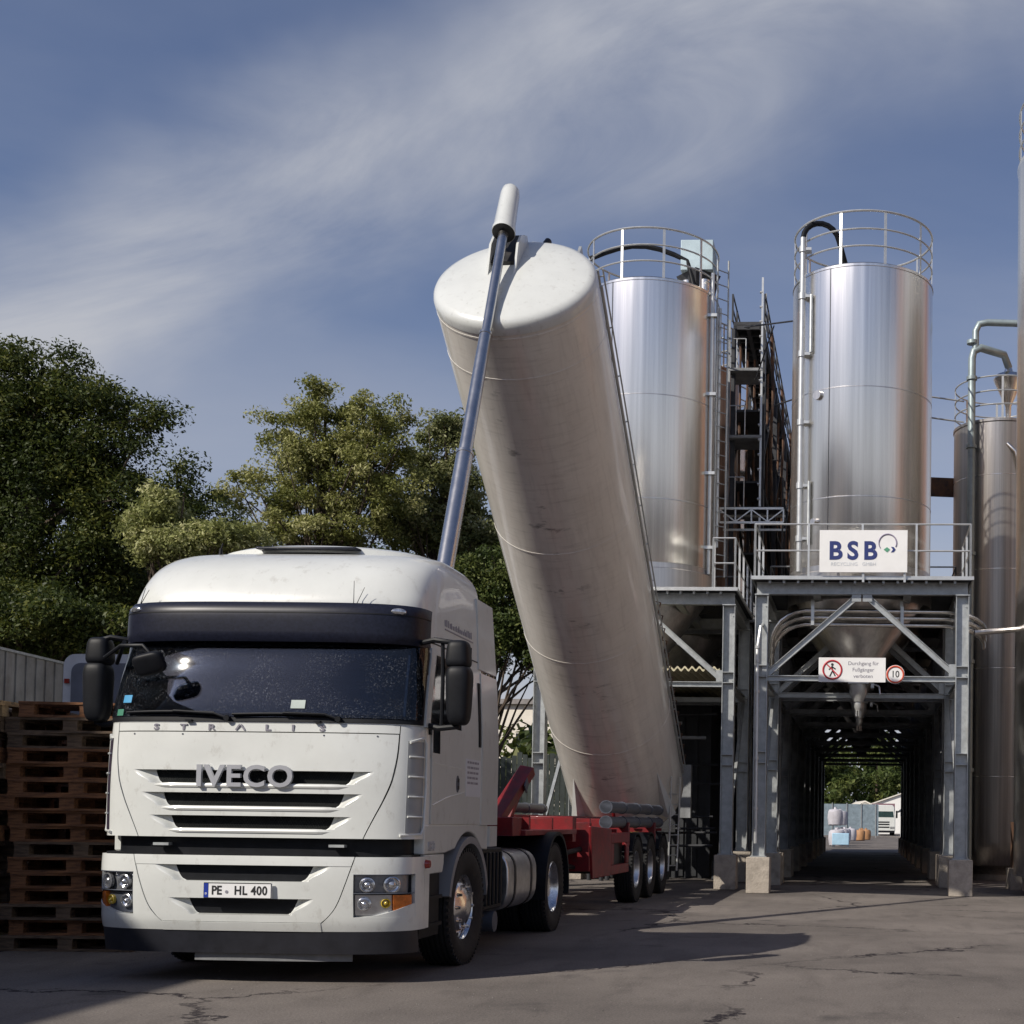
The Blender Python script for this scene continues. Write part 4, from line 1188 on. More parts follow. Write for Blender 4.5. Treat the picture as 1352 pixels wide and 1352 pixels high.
# outer bumper
HX0 = .845
m = MB()
m.patch(b_f, -modx(.474) - .001, modx(.474) + .001, .41, .474, .006, BT, 30, 3)
for sx in (-1, 1):
    P = lambda a, b, z0, z1, na, nz_: (m.patch(b_c, a, b, z0, z1, .002, BT, na, nz_) if sx > 0 else m.patch(b_c, (lambda z, b=b: -(b(z) if callable(b) else b)), (lambda z, a=a: -(a(z) if callable(a) else a)), z0, z1, .002, BT, na, nz_))
    P(lambda z: tb(modx(z) + .004), R(89), .845, .975, 16, 4)
    P(lambda z: tb(modx(z) + .004), lambda z: tb(HX0), .52, .845, 5, 8)
    P(lambda z: tb(modx(z) + .004 if z > .474 else modx(.474) + .0), R(89), .41, .52, 20, 4)
    P(tb(1.232), R(89), .52, .845, 5, 6)
bo = m.build('bumper', white, TRUCK)
m = MB()
for sx in (-1, 1):   # bumper flanks running back to the wheel arch
    m.b2(sx * 1.245, sx * 1.20, .50, .62, .41, .975)
m.build('bumper_flank', white, bo)
m = MB(); m.b2(-1.20, 1.20, .30, .62, .44, .99); m.patch(b_f, -1.1, 1.1, .50, .95, -.062, -.10, 30, 3); m.build('bumper_core', black_pl, TRUCK)
# step bars in the dark gap above the bumper
for sx in (-1, 1):
    m = MB(); m.b2(sx * .62, sx * .74, .12, .18, 1.045, 1.065); m.build('step', galv, TRUCK)
# number plate
m = MB(); m.box((-.005, -.022, .715), (.52, .012, .115)); pl = m.build('number_plate', sign_white, TRUCK, bevel=.004)
m = MB(); m.box((-.245, -.0295, .715), (.032, .003, .106)); m.build('plate_band', blue_ink, pl)
text('plate_text', 'PE', .092, black_ink, pl, front_text_m(-.165, -.029, .713), .0015, .0022, sx=.86)
text('plate_text', 'HL 400', .092, black_ink, pl, front_text_m(.095, -.029, .713), .0015, .0022, sx=.86, space=1.08)
m = MB(); m.cyl((-.088, -.0285, .705), (-.088, -.031, .705), .012, n=14); m.build('plate_seal', grey_ink, pl)
m = MB()
for (x0, x1, y, z) in ((-.262, .252, 0, .771), (-.262, .252, 0, .659)):
    m.b2(x0, x1, -.0290, -.0305, z - .0025, z + .0025)
for x in (-.261, .251):
    m.b2(x - .0025, x + .0025, -.0292, -.0307, .661, .769)
m.build('plate_border', black_ink, pl)
text('plate_text', 'D', .02, sign_white, pl, front_text_m(-.245, -.0315, .69), .0006, .0005)
# road grime is in the paint
# headlights
for sx in (-1, 1):
    m = MB()
    a0, a1 = tb(HX0 + .004), tb(1.228)
    (m.patch(b_c, a0, a1, .525, .842, -.045, -.058, 10, 6) if sx > 0 else m.patch(b_c, -a1, -a0, .525, .842, -.045, -.058, 10, 6))
    hl = m.build('headlight', mat('lamp_housing', (.27, .28, .30), .3, metal=.6, var=.25, vscale=20), TRUCK)
    def P2(x, z, o): return b_f(sx * x, z) + Vector((sx * .25 * o, -o, 0))
    for x, z, r_, mt in ((.935, .765, .050, lens), (1.10, .765, .056, lens), (.915, .62, .045, lens), (1.06, .625, .032, yellow_lens)):
        mm = MB()
        c = b_f(sx * x, z)
        ang = math.atan2(b_f(sx * (x + .02), z).y - b_f(sx * (x - .02), z).y, .04 * sx)
        if sx < 0: ang = math.atan2(b_f(-(x - .02), z).y - b_f(-(x + .02), z).y, .04)
        M4 = Matrix.Translation(c + Vector((0, .028, 0))) @ Matrix.Rotation(ang, 4, 'Z') @ Matrix.Rotation(R(90), 4, 'X')
        mm.lathe([(r_ * 1.15, -.008), (r_ * 1.15, .012), (r_ * .98, .016), (r_ * .93, .0), (r_ * .5, -.012), (r_ * .46, .012), (r_ * .3, .020), (0, .024)], n=26, cap=False, mtx=M4)
        mm.build('lamp', mt, hl)
    mm = MB()      # horizontal bar between the two lamp rows and the bright lower bed
    a, b_ = tb(HX0 + .01), tb(1.22)
    (mm.patch(b_c, a, b_, .688, .697, -.012, -.05, 10, 1) if sx > 0 else mm.patch(b_c, -b_, -a, .688, .697, -.012, -.05, 10, 1))
    mm.build('lamp_bar', black_pl, hl)
    mm = MB(); a, b_ = tb(HX0 + .01), tb(1.115)
    (mm.patch(b_c, a, b_, .53, .686, -.034, -.044, 10, 3) if sx > 0 else mm.patch(b_c, -b_, -a, .53, .686, -.034, -.044, 10, 3))
    mm.build('reflector', alu if sx > 0 else grey_pl, hl)
    mm = MB(); a, b_ = tb(1.12), tb(1.222)
    fz = lambda z: tb(1.12)
    (mm.patch(b_c, a, b_, .56, .686, -.006, -.04, 6, 4) if sx > 0 else mm.patch(b_c, -b_, -a, .56, .686, -.006, -.04, 6, 4))
    mm.build('indicator', amber, hl)
    # clear cover over the upper lamps
    mm = MB()
    for z in (.70, .842):
        mm.tube([b_c(sx * (tb(HX0) + (tb(1.23) - tb(HX0)) * i / 10), z) + Vector((0, -.001, 0)) for i in range(11)], .004, 6)
    mm.build('lamp_trim', grey_pl, hl)
# curved white corner under each light cluster
for sx in (-1, 1):
    m = MB()
    fa = lambda z: tb(1.226 - .36 * (1 - math.sqrt(max(0, (z - .518) / .10))))
    if sx > 0: m.patch(b_c, fa, tb(1.236), .518, .618, .0, -.05, 12, 10)
    else: m.patch(b_c, -tb(1.236), lambda z: -fa(z), .518, .618, .0, -.05, 12, 10)
    m.build('light_surround', white, bo)
# dark skirt and grey spoiler lip
def s_f(th, z):
    x, y = sel(1.23, .05 + (.41 - z) * .25, .45, 3.4, th); return Vector((x, y, z))
m = MB(); m.patch(s_f, -R(86), R(86), .235, .408, 0, -.03, 50, 4); m.build('lower_skirt', mat('skirt_plastic', (.020, .021, .028), .5, var=.3, vscale=8), TRUCK)
m = MB()
def s2(x, z): return Vector((x, .13 + .10 * abs(x) ** 2.5, z))
m.patch(s2, -.40, .80, .175, .24, 0, -.015, 24, 3); m.build('air_dam', mat('air_dam_plastic', (.20, .205, .21), .6, var=.3, vscale=6), TRUCK)
m = MB(); m.b2(-.9, .9, .25, 1.0, .30, .42); m.build('underrun_beam', black_paint, TRUCK)

# washer jets, grab recess and small fasteners
for x in (-.5, .5):
    m = MB(); m.box((x, c_front(x, 2.0).y - .02, 2.004), (.05, .03, .015)); m.build('washer_jet', black_pl, TRUCK)
m = MB()
for x in (-.95, -.55, .55, .95): m.cyl(c_front(x, 1.90) + Vector((0, -.003, 0)), c_front(x, 1.90) + Vector((0, .01, 0)), .007, n=8)
m.build('fastener', grey_pl, hood)

# sides -------------------------------------------------------------
for sx, cs in ((1, c_side), (-1, c_sideL)):
    fl = sx < 0
    # door plate
    def door_low(y): return 1.24
    m = MB(); m.patch(cs, .60, 1.52, 1.23, 2.03, .010, 0, 12, 10, flip=fl)
    m.patch(cs, 1.42, 1.52, 2.03, 2.62, .010, 0, 2, 6, flip=fl)
    m.patch(cs, .60, 1.42, 2.60, 2.62, .010, 0, 10, 1, flip=fl)
    dr = m.build('door', white, TRUCK)
    m = MB(); m.patch(cs, .555, 1.425, 1.94, 2.60, .007, -.01, 12, 6, flip=fl); m.patch(cs, .62, .80, 1.80, 1.99, .012, .0, 4, 4, flip=fl)
    m.build('side_window', side_glass, dr)
    m = MB()
    p = cs(1.30, 1.57)
    m.lathe([(.0, 0), (.045, .0), (.045, .008), (.036, .012), (.030, .004), (0, .002)], n=20, cap=False, mtx=Matrix.Translation(p + Vector((sx * .008, 0, 0))) @ Matrix.Rotation(sx * R(90), 4, 'Y') @ Matrix.Diagonal((1.6, .8, 1, 1)))
    hd = m.build('door_handle', grey_pl, dr)
    m = MB(); m.box((sx * (p.x * sx + .016), 1.30, 1.60), (.012, .045, .03)); m.box((sx * (p.x * sx + .016), 1.30, 1.54), (.012, .045, .03)); m.build('latch', black_pl, hd)
    # crease along the door
    m = MB(); m.tube([cs(.62, 1.38) + Vector((sx * .010, 0, 0)), cs(1.0, 1.45) + Vector((sx * .010, 0, 0)), cs(1.5, 1.50) + Vector((sx * .010, 0, 0))], .005, 6)
    m.tube([cs(.62, 1.72) + Vector((sx * .008, 0, 0)), cs(1.5, 1.70) + Vector((sx * .008, 0, 0))], .005, 6); m.build('crease', white, dr)
    # sleeper panel, lettered notice, slit window, fairing
    m = MB(); m.patch(cs, 1.535, 2.10, 1.23, 2.62, .006, 0, 6, 10, flip=fl); sp = m.build('sleeper_panel', white, TRUCK)
    m = MB(); m.patch(cs, 1.56, 2.02, 1.47, 1.80, .009, .006, 4, 4, flip=fl); no = m.build('notice', mat('notice_film', (.62, .64, .68), .35, var=.06), TRUCK)
    m = MB()
    rnd = random.Random(3)
    for k in range(5):
        y = 1.60
        zz = 1.77 - k * .045
        while y < 1.94:
            l_ = rnd.uniform(.03, .10)
            m.patch(cs, y, min(1.96, y + l_), zz - .010, zz + .010, .0105, .009, 1, 1, flip=fl); y += l_ + .018
    m.build('notice_text', grey_ink, no)
    m = MB(); m.patch(cs, 1.96, 2.02, 1.92, 2.50, .016, .006, 1, 6, flip=fl); m.build('slit_window', black_pl, sp)
    m = MB()
    def fair(a, z, sx=sx):
        return Vector((sx * (1.245 - .05 * max(0, z - 2.0)), a, z))
    top = lambda z: 2.62 - .10 * max(0, z - 2.6)
    m.patch(fair, 2.06, lambda z: 2.62 - .12 * max(0, z - 2.5), 1.22, 2.60, .012, -.012, 6, 10, flip=fl)
    m.patch(fair, 2.00, lambda z: 2.62 - .12 * max(0, z - 2.5), 2.63, 3.27, .012, -.012, 6, 10, flip=fl)
    m.patch(fair, 2.36, 2.62, 1.02, 1.21, .012, -.012, 6, 3, flip=fl)
    m.build('side_deflector', white, TRUCK)
    # roof side lettering (illegible script line with underline)
    m = MB(); y = 1.02
    m.patch(cs, 1.02, 1.86, 2.845, 2.855, .004, .0, 10, 1, flip=fl)
    rnd = random.Random(5)
    while y < 1.80:
        l_ = rnd.uniform(.02, .045); h_ = rnd.uniform(.03, .06)
        m.patch(cs, y, y + l_ * .55, 2.875, 2.875 + h_, .004, .0, 1, 2, flip=fl); y += l_ + .01
    m.build('side_script', grey_ink, TRUCK)
    # seam between cab and roof
    m = MB(); m.patch(cs, .55, 2.05, 2.685, 2.695, .003, -.01, 16, 1, flip=fl); m.build('roof_seam', black_pl, TRUCK)
    # lower cab flank with the wheel arch, extruded outline
    arc = [(1.72 + .66 * math.cos(R(a)), .50 + .66 * math.sin(R(a))) for a in range(146, 30, -6)]
    arc = [(y, z) for y, z in arc]
    outl = [(.48, 1.225), (.48, .99), (1.04, .99)] + [(y, z) for y, z in arc if z > .99] + [(2.34, .99), (2.34, 1.225)]
    m = MB(); m.prism(outl, lambda a, b, t_: Vector((t_, a, b)), sx * 1.10, sx * 1.243)
    fk = m.build('fender', white, TRUCK, bevel=.012)
    text('fender_letters', 'IVECO', .10, badge_m if sx > 0 else grey_ink, fk,
         Matrix.Translation((sx * 1.245, .66, 1.05)) @ Matrix.Rotation(sx * R(90), 4, 'Z') @ RX90, .003, .003, sx=.62)
    m = MB(); m.prism([(.52, .985), (.52, .83), (1.0, .83), (1.03, .90), (1.04, .985)], lambda a, b, t_: Vector((t_, a, b)), sx * 1.08, sx * 1.235)
    m.build('step_panel', white, TRUCK, bevel=.01)
    m = MB()
    pts = [(1.72 + .62 * math.cos(R(a)), .50 + .62 * math.sin(R(a))) for a in range(168, 8, -8)]
    pts2 = [(1.72 + .56 * math.cos(R(a)), .50 + .56 * math.sin(R(a))) for a in range(8, 170, 8)]
    m.prism(pts + pts2, lambda a, b, t_: Vector((t_, a, b)), sx * .85, sx * 1.262)
    m.build('wheel_arch', mat('arch_grey', (.23, .235, .25), .45, var=.15), TRUCK)
    m = MB(); m.b2(sx * 1.0, sx * 1.19, .55, 1.06, .32, .83); 
    for z in (.40, .62): m.b2(sx * 1.05, sx * 1.225, .54, 1.04, z, z + .03)
    m.build('step_well', black_pl, TRUCK)
    m = MB(); m.cyl((sx * 1.25, .50, .915), (sx * 1.285, .50, .915), .036, .03, 16); m.build('side_marker', redlens, TRUCK)
    # mirrors
    mm = MB()
    xm = 1.50 if sx > 0 else -1.40
    superell(mm, (xm, .46, 2.245), (.095, .10, .235), .42, .6, taper=.10)
    superell(mm, (xm - sx * .01, .46, 2.57), (.092, .09, .11), .46, .6, taper=-.10)
    mm.cyl((xm, .46, 2.44), (xm, .46, 2.50), .055, n=14)
    mh = mm.build('mirror', black_pl, TRUCK, angle=60)
    mm = MB(); mm.box((xm, .563, 2.24), (.13, .006, .32)); mm.box((xm, .553, 2.57), (.13, .006, .13)); mm.build('mirror_glass', mirror_glass, mh)
    mm = MB()
    mm.tube([(sx * 1.16, .50, 2.66), (sx * 1.30, .44, 2.68), (xm, .44, 2.655), (xm, .45, 2.55)], .022, 8)
    mm.tube([(sx * 1.20, .50, 2.02), (sx * 1.34, .46, 1.985), (xm, .46, 2.0), (xm, .46, 2.1)], .024, 8)
    mm.tube([(sx * 1.20, .50, 2.02), (sx * 1.20, .50, 1.90)], .035, 8)
    mm.tube([(sx * 1.36, .47, 2.0), (sx * 1.37, .45, 2.35), (sx * 1.36, .46, 2.67)], .016, 8)
    mm.build('mirror_arm', black_pl, mh)
# kerb mirror hanging in front of the left of the windscreen
mm = MB(); superell(mm, (0, 0, 0), (.115, .05, .085), .5, .55); mm.bm.transform(Matrix.Translation((-.735, -.02, 2.42)) @ Matrix.Rotation(R(-14), 4, 'Y') @ Matrix.Rotation(R(20), 4, 'X')); fm = mm.build('kerb_mirror', black_pl, TRUCK, angle=60)
mm = MB(); mm.tube([(-1.16, .12, 2.48), (-.98, .02, 2.56), (-.80, .0, 2.56), (-.735, .0, 2.49)], .016, 8); mm.tube([(-1.22, .40, 2.47), (-1.0, .10, 2.60)], .016, 8); mm.build('mirror_arm', black_pl, fm)

# wheels ------------------------------------------------------------
def tyre_mb(r_=.515, w_=.30, x0=0.0, grooves=True):
    m = MB()
    h = w_ / 2
    prof = [(.285, -h * .72), (.30, -h * .80), (.38, -h * .98), (.44, -h), (r_ - .035, -h * .93), (r_ - .008, -h * .82)]
    gx = [-.6, -.3, 0, .3, .6]
    for g in gx:
        prof += [(r_, h * (g - .05) - .004), (r_ - .014, h * g - .004), (r_ - .014, h * g + .004), (r_, h * (g + .05) + .004)]
    prof += [(r_ - .008, h * .82), (r_ - .035, h * .93), (.44, h), (.38, h * .98), (.30, h * .80), (.285, h * .72), (.285, -h * .72)]
    m.lathe(prof, (x0, 0, 0), 'X', 56, cap=False)
    for k in range(56):
        a = 2 * math.pi * k / 56
        for s_ in (-1, 1):
            m.box((x0 + s_ * h * .84, (r_ - .019) * math.cos(a), (r_ - .019) * math.sin(a)), (h * .22, .030, .026), Matrix.Rotation(a, 3, 'X'))
    return m
def wheel(parent, pos, steer=0.0, side=1, dual=False, shiny=True, deep=False):
    """outer face towards side"""
    m = MB()
    mt = chrome if shiny else alu
    if not deep:
        prof = [(.292, -.12), (.300, .09), (.285, .105), (.268, .085), (.262, .055), (.235, .060), (.215, .085), (.20, .10), (.165, .115), (.155, .125), (.12, .135), (.10, .15), (.06, .155), (0, .155)]
    else:
        prof = [(.292, -.12), (.300, .11), (.285, .125), (.268, .105), (.262, .00), (.24, -.06), (.20, -.075), (.17, -.06), (.15, .04), (.11, .075), (0, .08)]
    m.lathe([(r_, h * side) for r_, h in prof], (0, 0, 0), 'X', 48, cap=False)
    for k in range(10):
        a = 2 * math.pi * k / 10
        x = (.10 if not deep else -.05) * side
        rr = .185
        m.cyl((x, rr * math.cos(a), rr * math.sin(a)), (x + .045 * side, rr * math.cos(a), rr * math.sin(a)), .016, .012, 8)
    o = m.build('wheel', mt, parent)
    o.location = pos; o.rotation_euler = (R(random.uniform(0, 40)), 0, 0)
    o.rotation_euler = (0, 0, steer)
    h = MB()
    for k in range(10):
        a = 2 * math.pi * (k + .5) / 10
        x = (.0555 if not deep else -.062) * side
        h.cyl((x, .243 * math.cos(a), .243 * math.sin(a)), (x + .012 * side, .243 * math.cos(a), .243 * math.sin(a)), .017, n=10)
    h.build('hand_hole', black_ink, o)
    tm = tyre_mb()
    if dual:
        t2 = tyre_mb(x0=-.33 * side)
        me = bpy.data.meshes.new('t'); t2.bm.to_mesh(me); tm.bm.from_mesh(me); bpy.data.meshes.remove(me)
    tm.build('tyre', rubber, o)
    return o
wheel(TRUCK, (1.10, 1.72, .505), steer=R(-1.5), side=1)
wheel(TRUCK, (-1.10, 1.72, .505), steer=R(-1.5), side=-1)
wheel(TRUCK, (1.09, 5.32, .505), side=1, dual=True, deep=True)
wheel(TRUCK, (-1.09, 5.32, .505), side=-1, dual=True, deep=True)
m = MB()
for sx in (-1, 1):
    m.b2(sx * .36, sx * .44, .5, 6.3, .70, .98)
for y in (1.0, 2.6, 4.2, 6.2): m.b2(-.36, .36, y, y + .1, .74, .94)
m.b2(-.45, .45, .8, 2.3, .5, 1.2)
m.cyl((-.95, 1.72, .5), (.95, 1.72, .5), .07, n=12); m.cyl((-.95, 5.32, .5), (.95, 5.32, .5), .11, n=12); m.cyl((-.2, 5.32, .5), (.2, 5.32, .5), .24, n=16)
m.build('chassis', black_paint, TRUCK)
m = MB()   # fifth wheel
m.lathe([(0, 0), (.46, 0), (.46, .05), (0, .05)], (0, 4.9, 1.03), n=32); m.b2(-.4, .4, 4.7, 5.1, .96, 1.04); m.build('fifth_wheel', black_paint, TRUCK)
for sx in (-1, 1):
    # fuel tank with rounded section, straps
    m = MB()
    prof = []
    for k in range(28):
        a = 2 * math.pi * k / 28
        ca, sa = math.cos(a), math.sin(a)
        prof.append((sx * .90 + .33 * math.copysign(abs(ca) ** .6, ca), .66 + .31 * math.copysign(abs(sa) ** .6, sa)))
    m.prism(prof, lambda a, b, t_: Vector((a, t_, b)), 3.2, 4.42)
    ft = m.build('fuel_tank', alu, TRUCK, bevel=.015)
    m = MB()
    for y in (3.45, 4.15):
        m.prism([((a - sx * .9) * 1.02 + sx * .9, (b - .66) * 1.02 + .66) for a, b in prof], lambda a, b, t_: Vector((a, t_, b)), y, y + .06)
    m.build('strap', black_paint, ft)
    m = MB(); m.b2(sx * .6, sx * 1.2, 2.35, 3.05, .42, 1.0)
    for k in range(5): m.b2(sx * 1.2, sx * 1.225, 2.40 + k * .13, 2.46 + k * .13, .46, .96)
    m.build('battery_box', black_pl, TRUCK, bevel=.02)
    m = MB(); m.cyl((sx * .95, 2.75, .30), (sx * 1.22, 2.75, .30), .10, n=18); m.build('air_tank', grey_pl, TRUCK)
    # rear mudguard
    m = MB()
    o_ = [(5.32 + .64 * math.cos(R(a)), .50 + .64 * math.sin(R(a))) for a in range(190, -11, -8)]
    i_ = [(5.32 + .60 * math.cos(R(a)), .50 + .60 * math.sin(R(a))) for a in range(-10, 191, 8)]
    m.prism(o_ + i_, lambda a, b, t_: Vector((t_, a, b)), sx * .62, sx * 1.27); m.build('mudguard', black_pl, TRUCK)
m = MB(); m.b2(-.5, .5, 2.35, 2.6, 1.0, 2.6); m.build('air_intake', black_pl, TRUCK)
# ================================================================== SILO TRAILER (local: kingpin at origin, y back)
TRL = empty('silo_trailer', (-4.0, 14.9, 0), R(-3.1), 'red tipping semitrailer with its long cream silo barrel raised steeply on a ram', 'trailer')
W2T = (Matrix.Translation((-4.0, 14.9, 0)) @ Matrix.Rotation(R(-3.1), 4, 'Z')).inverted()
m = MB()
for sx in (-1, 1):
    m.b2(sx * .40, sx * .54, -1.0, 9.7, 1.30, 1.335)
    m.b2(sx * .455, sx * .485, -1.0, 9.7, 1.02, 1.30)
    m.b2(sx * .40, sx * .54, -.9, 9.7, .99, 1.02)
    m.b2(sx * .455, sx * .485, 2.5, 9.5, .80, .99)
for y in (-.9, .4, 2.4, 4.2, 5.6, 7.0, 8.2, 9.5): m.b2(-.455, .455, y, y + .12, 1.04, 1.28)
m.b2(-1.10, 1.10, -.95, -.60, 1.10, 1.30)
m.b2(-.62, 1.15, -.6, 1.9, 1.10, 1.16)      # skid plate and deck wings seen red in the sun
m.b2(.54, 1.10, 1.9, 2.1, 1.0, 1.32)
m.b2(.54, 1.18, 5.4, 5.5, .9, 1.25); m.b2(.54, 1.18, 7.9, 8.0, .9, 1.25)
for k in range(5):
    y = .2 + k * 1.1
    m.b2(.54, .98, y, y + .06, 1.06, 1.30)
ch_o = m.build('chassis', red, TRL, bevel=.008)
# raised cradle at the front
for sx in (-1, 1):
    m = MB()
    a = Vector((sx * .72, -.45, 1.20)); b_ = Vector((sx * .95, .20, 1.84))
    m.beam(a, b_, .12, .17, Vector((1, 0, 0)))
    m.beam(a + Vector((0, .5, -.05)), a + Vector((sx * .10, .75, .45)), .08, .10, Vector((1, 0, 0)))
    m.b2(sx * .55, sx * .9, -.7, .5, 1.18, 1.30)
    m.build('cradle_arm', red, TRL, bevel=.01)
m = MB(); m.box((.985, .02, 1.66), (.012, .11, .14), Matrix.Rotation(R(-45), 3, 'X')); m.build('cradle_pad', grey_pl, TRL)
# side plate with an oval opening
out_ = [(2.6, .56), (2.6, 1.12), (3.2, 1.20), (4.3, 1.08), (5.25, 1.06), (5.25, .62), (3.6, .50)]
for sx in (-1, 1):
    m = MB()
    mk = lambda y0, y1, z0, z1: m.b2(sx * 1.16, sx * 1.20, y0, y1, z0, z1)
    m.prism([(2.7, .50), (2.55, 1.20), (3.95, 1.16), (3.95, .50)], lambda a, b, t_: Vector((t_, a, b)), sx * 1.16, sx * 1.20)
    mk(3.95, 5.35, .95, 1.10); mk(3.95, 5.35, .50, .64); mk(3.95, 4.15, .64, .95); mk(5.15, 5.35, .64, .95)
    m.b2(sx * .5, sx * 1.17, 2.6, 2.72, .60, 1.25)
    m.build('side_plate', red, TRL, bevel=.012)
    m = MB(); m.b2(sx * 1.05, sx * 1.10, 4.0, 5.3, .55, 1.0); m.build('side_locker', black_paint, TRL)
    # landing leg
    m = MB(); m.b2(sx * .62, sx * .78, 2.35, 2.52, .45, 1.2); m.b2(sx * .65, sx * .75, 2.38, 2.48, .12, .5); m.box((sx * .7, 2.43, .08), (.30, .30, .03))
    m.build('landing_leg', black_paint, TRL)
    # stacked grey hose tubes
    m = MB()
    for k, (zz) in enumerate((1.47, 1.25)):
        m.cyl((sx * 1.06, 4.2, zz), (sx * 1.06, 9.1, zz), .085, n=22)
        for y in (4.2, 5.4, 6.6, 7.8, 8.9):
            m.cyl((sx * 1.06, y, zz), (sx * 1.06, y + .06, zz), .096, n=22)
    m.build('hose_tube', grey_pl, TRL)
    m = MB()
    for y in (4.4, 6.6, 8.6): m.b2(sx * .54, sx * 1.18, y, y + .05, 1.10, 1.15)
    m.build('tube_bracket', red, TRL)
    # wheels and mudguards
    for k in range(3):
        wheel(TRL, (sx * 1.08, 6.0 + 1.31 * k, .515), side=sx, shiny=False, deep=True)
        mm = MB()
        cy = 6.0 + 1.31 * k
        o_ = [(cy + .59 * math.cos(R(a)), .50 + .59 * math.sin(R(a))) for a in range(150, 29, -8)]
        i_ = [(cy + .565 * math.cos(R(a)), .50 + .565 * math.sin(R(a))) for a in range(30, 151, 8)]
        mm.prism(o_ + i_, lambda a, b, t_: Vector((t_, a, b)), sx * .86, sx * 1.22)
        mm.build('mudguard', black_pl, TRL)
m = MB()
for k in range(3):
    y = 6.0 + 1.31 * k
    m.cyl((-1.0, y, .515), (1.0, y, .515), .08, n=12); m.cyl((-.45, y + .1, .7), (-.45, y + .1, 1.0), .14, n=14); m.cyl((.45, y + .1, .7), (.45, y + .1, 1.0), .14, n=14)
m.b2(-.3, .3, 2.9, 5.2, .62, .98); m.cyl((.75, 3.2, .78), (.75, 5.2, .78), .15, n=18)
m.build('running_gear', black_paint, TRL)
m = MB()
for y in (5.6, 6.2, 7.1): m.tube([(.9, y, 1.08), (1.12, y + .05, 1.0), (1.12, y + .3, 1.02), (.9, y + .35, 1.1)], .02, 6)
m.cyl((1.12, 5.45, 1.0), (1.12, 5.45, 1.16), .03, n=10)
m.build('valve_pipe', mat('brass', (.45, .30, .10), .35, metal=.9, var=.3), TRL)
m = MB(); m.tube([(.8, .4, 1.1), (1.0, 1.6, .85), (1.05, 2.8, .9)], .035, 8); m.tube([(.6, 1.9, 1.0), (.9, 2.2, .7), (1.0, 2.9, .62)], .03, 8); m.build('brake_hose', black_pl, TRL)
# rear ladder down to the ground
m = MB()
for dx_ in (0, .36):
    m.tube([(1.14 + dx_ * .3, 9.75 + dx_, .35), (1.17 + dx_ * .3, 9.75 + dx_, 1.4), (1.20 + dx_ * .3, 9.62 + dx_, 2.1)], .018, 8)
for k in range(9):
    z = .45 + k * .19
    m.tube([(1.145, 9.75, z), (1.25, 10.11, z)], .012, 6)
m.build('ladder', rail_m, TRL)
m = MB(); m.b2(-1.1, 1.1, 9.7, 9.85, .55, .72); m.b2(-1.05, -.6, 9.68, 9.72, .75, .9); m.b2(.6, 1.05, 9.68, 9.72, .75, .9); m.build('rear_bumper', red, TRL)

# barrel -------------------------------------------------------------
top = at(681, 377, 17.5); bot = at(829, 1050, 25.6)
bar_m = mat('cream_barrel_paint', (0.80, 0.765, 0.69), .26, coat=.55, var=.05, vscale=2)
t = bar_m.node_tree; b = t.nodes['Principled BSDF']
TR = .0
Tt = W2T @ top; Tb = W2T @ bot
ax = (Tt - Tb).normalized(); BL = (Tt - Tb).length; BR = 1.095
xr = Vector((1, 0, 0)); xr = (xr - ax * xr.dot(ax)).normalized()      # right
yu = ax.cross(xr)                                                      # towards the upper / rear side
if yu.z < 0: yu = -yu
def BP(ang, r_, s_):
    """ang 0 = right flank, 90 = top of the barrel when it lies flat, -90 = belly; s from the rear end"""
    return Tb + ax * s_ + (xr * math.cos(R(ang)) + yu * math.sin(R(ang))) * r_
BM = Matrix(((xr.x, yu.x, ax.x, Tb.x), (xr.y, yu.y, ax.y, Tb.y), (xr.z, yu.z, ax.z, Tb.z), (0, 0, 0, 1)))
def barrel_build(mb, name, mt, parent=TRL, **k):
    """mesh given in barrel space, local axes kept on the object so its texture follows the barrel"""
    o = mb.build(name, mt, parent, **k)
    if parent is TRL: o.matrix_local = BM
    return o
m = MB()
BQ = 1.06
m.lathe([(.30, -.25), (.62, -.22), (1.0, -.04), (BR - .03, .06), (BR - .002, .16), (BR, .3), (BR, 2.3), (BR, 4.5), (BR, 6.8), (BR, BL - .12), (BR - .005, BL - .03), (BR - .03, BL + .02)], n=96, cap=True)
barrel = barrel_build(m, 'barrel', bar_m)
# head with knuckle and dish
m = MB(); m.lathe([(BR + .004, BL - .10), (BR + .006, BL - .02), (BR - .008, BL + .03), (BR - .04, BL + .075), (BR - .11, BL + .105), (BR - .40, BL + .14), (BR - .75, BL + .165), (0, BL + .175)], n=96, cap=False)
m.build('barrel_head', white, barrel)
for s_ in (BL - .16, BL - .75, 2.35, 4.55, 6.80):
    m = MB(); m.lathe([(BR - .01, s_ - .022), (BR + .0035, s_ - .012), (BR + .0035, s_ + .012), (BR - .01, s_ + .022)], n=96, cap=False)
    m.build('weld_band', bar_m, barrel)
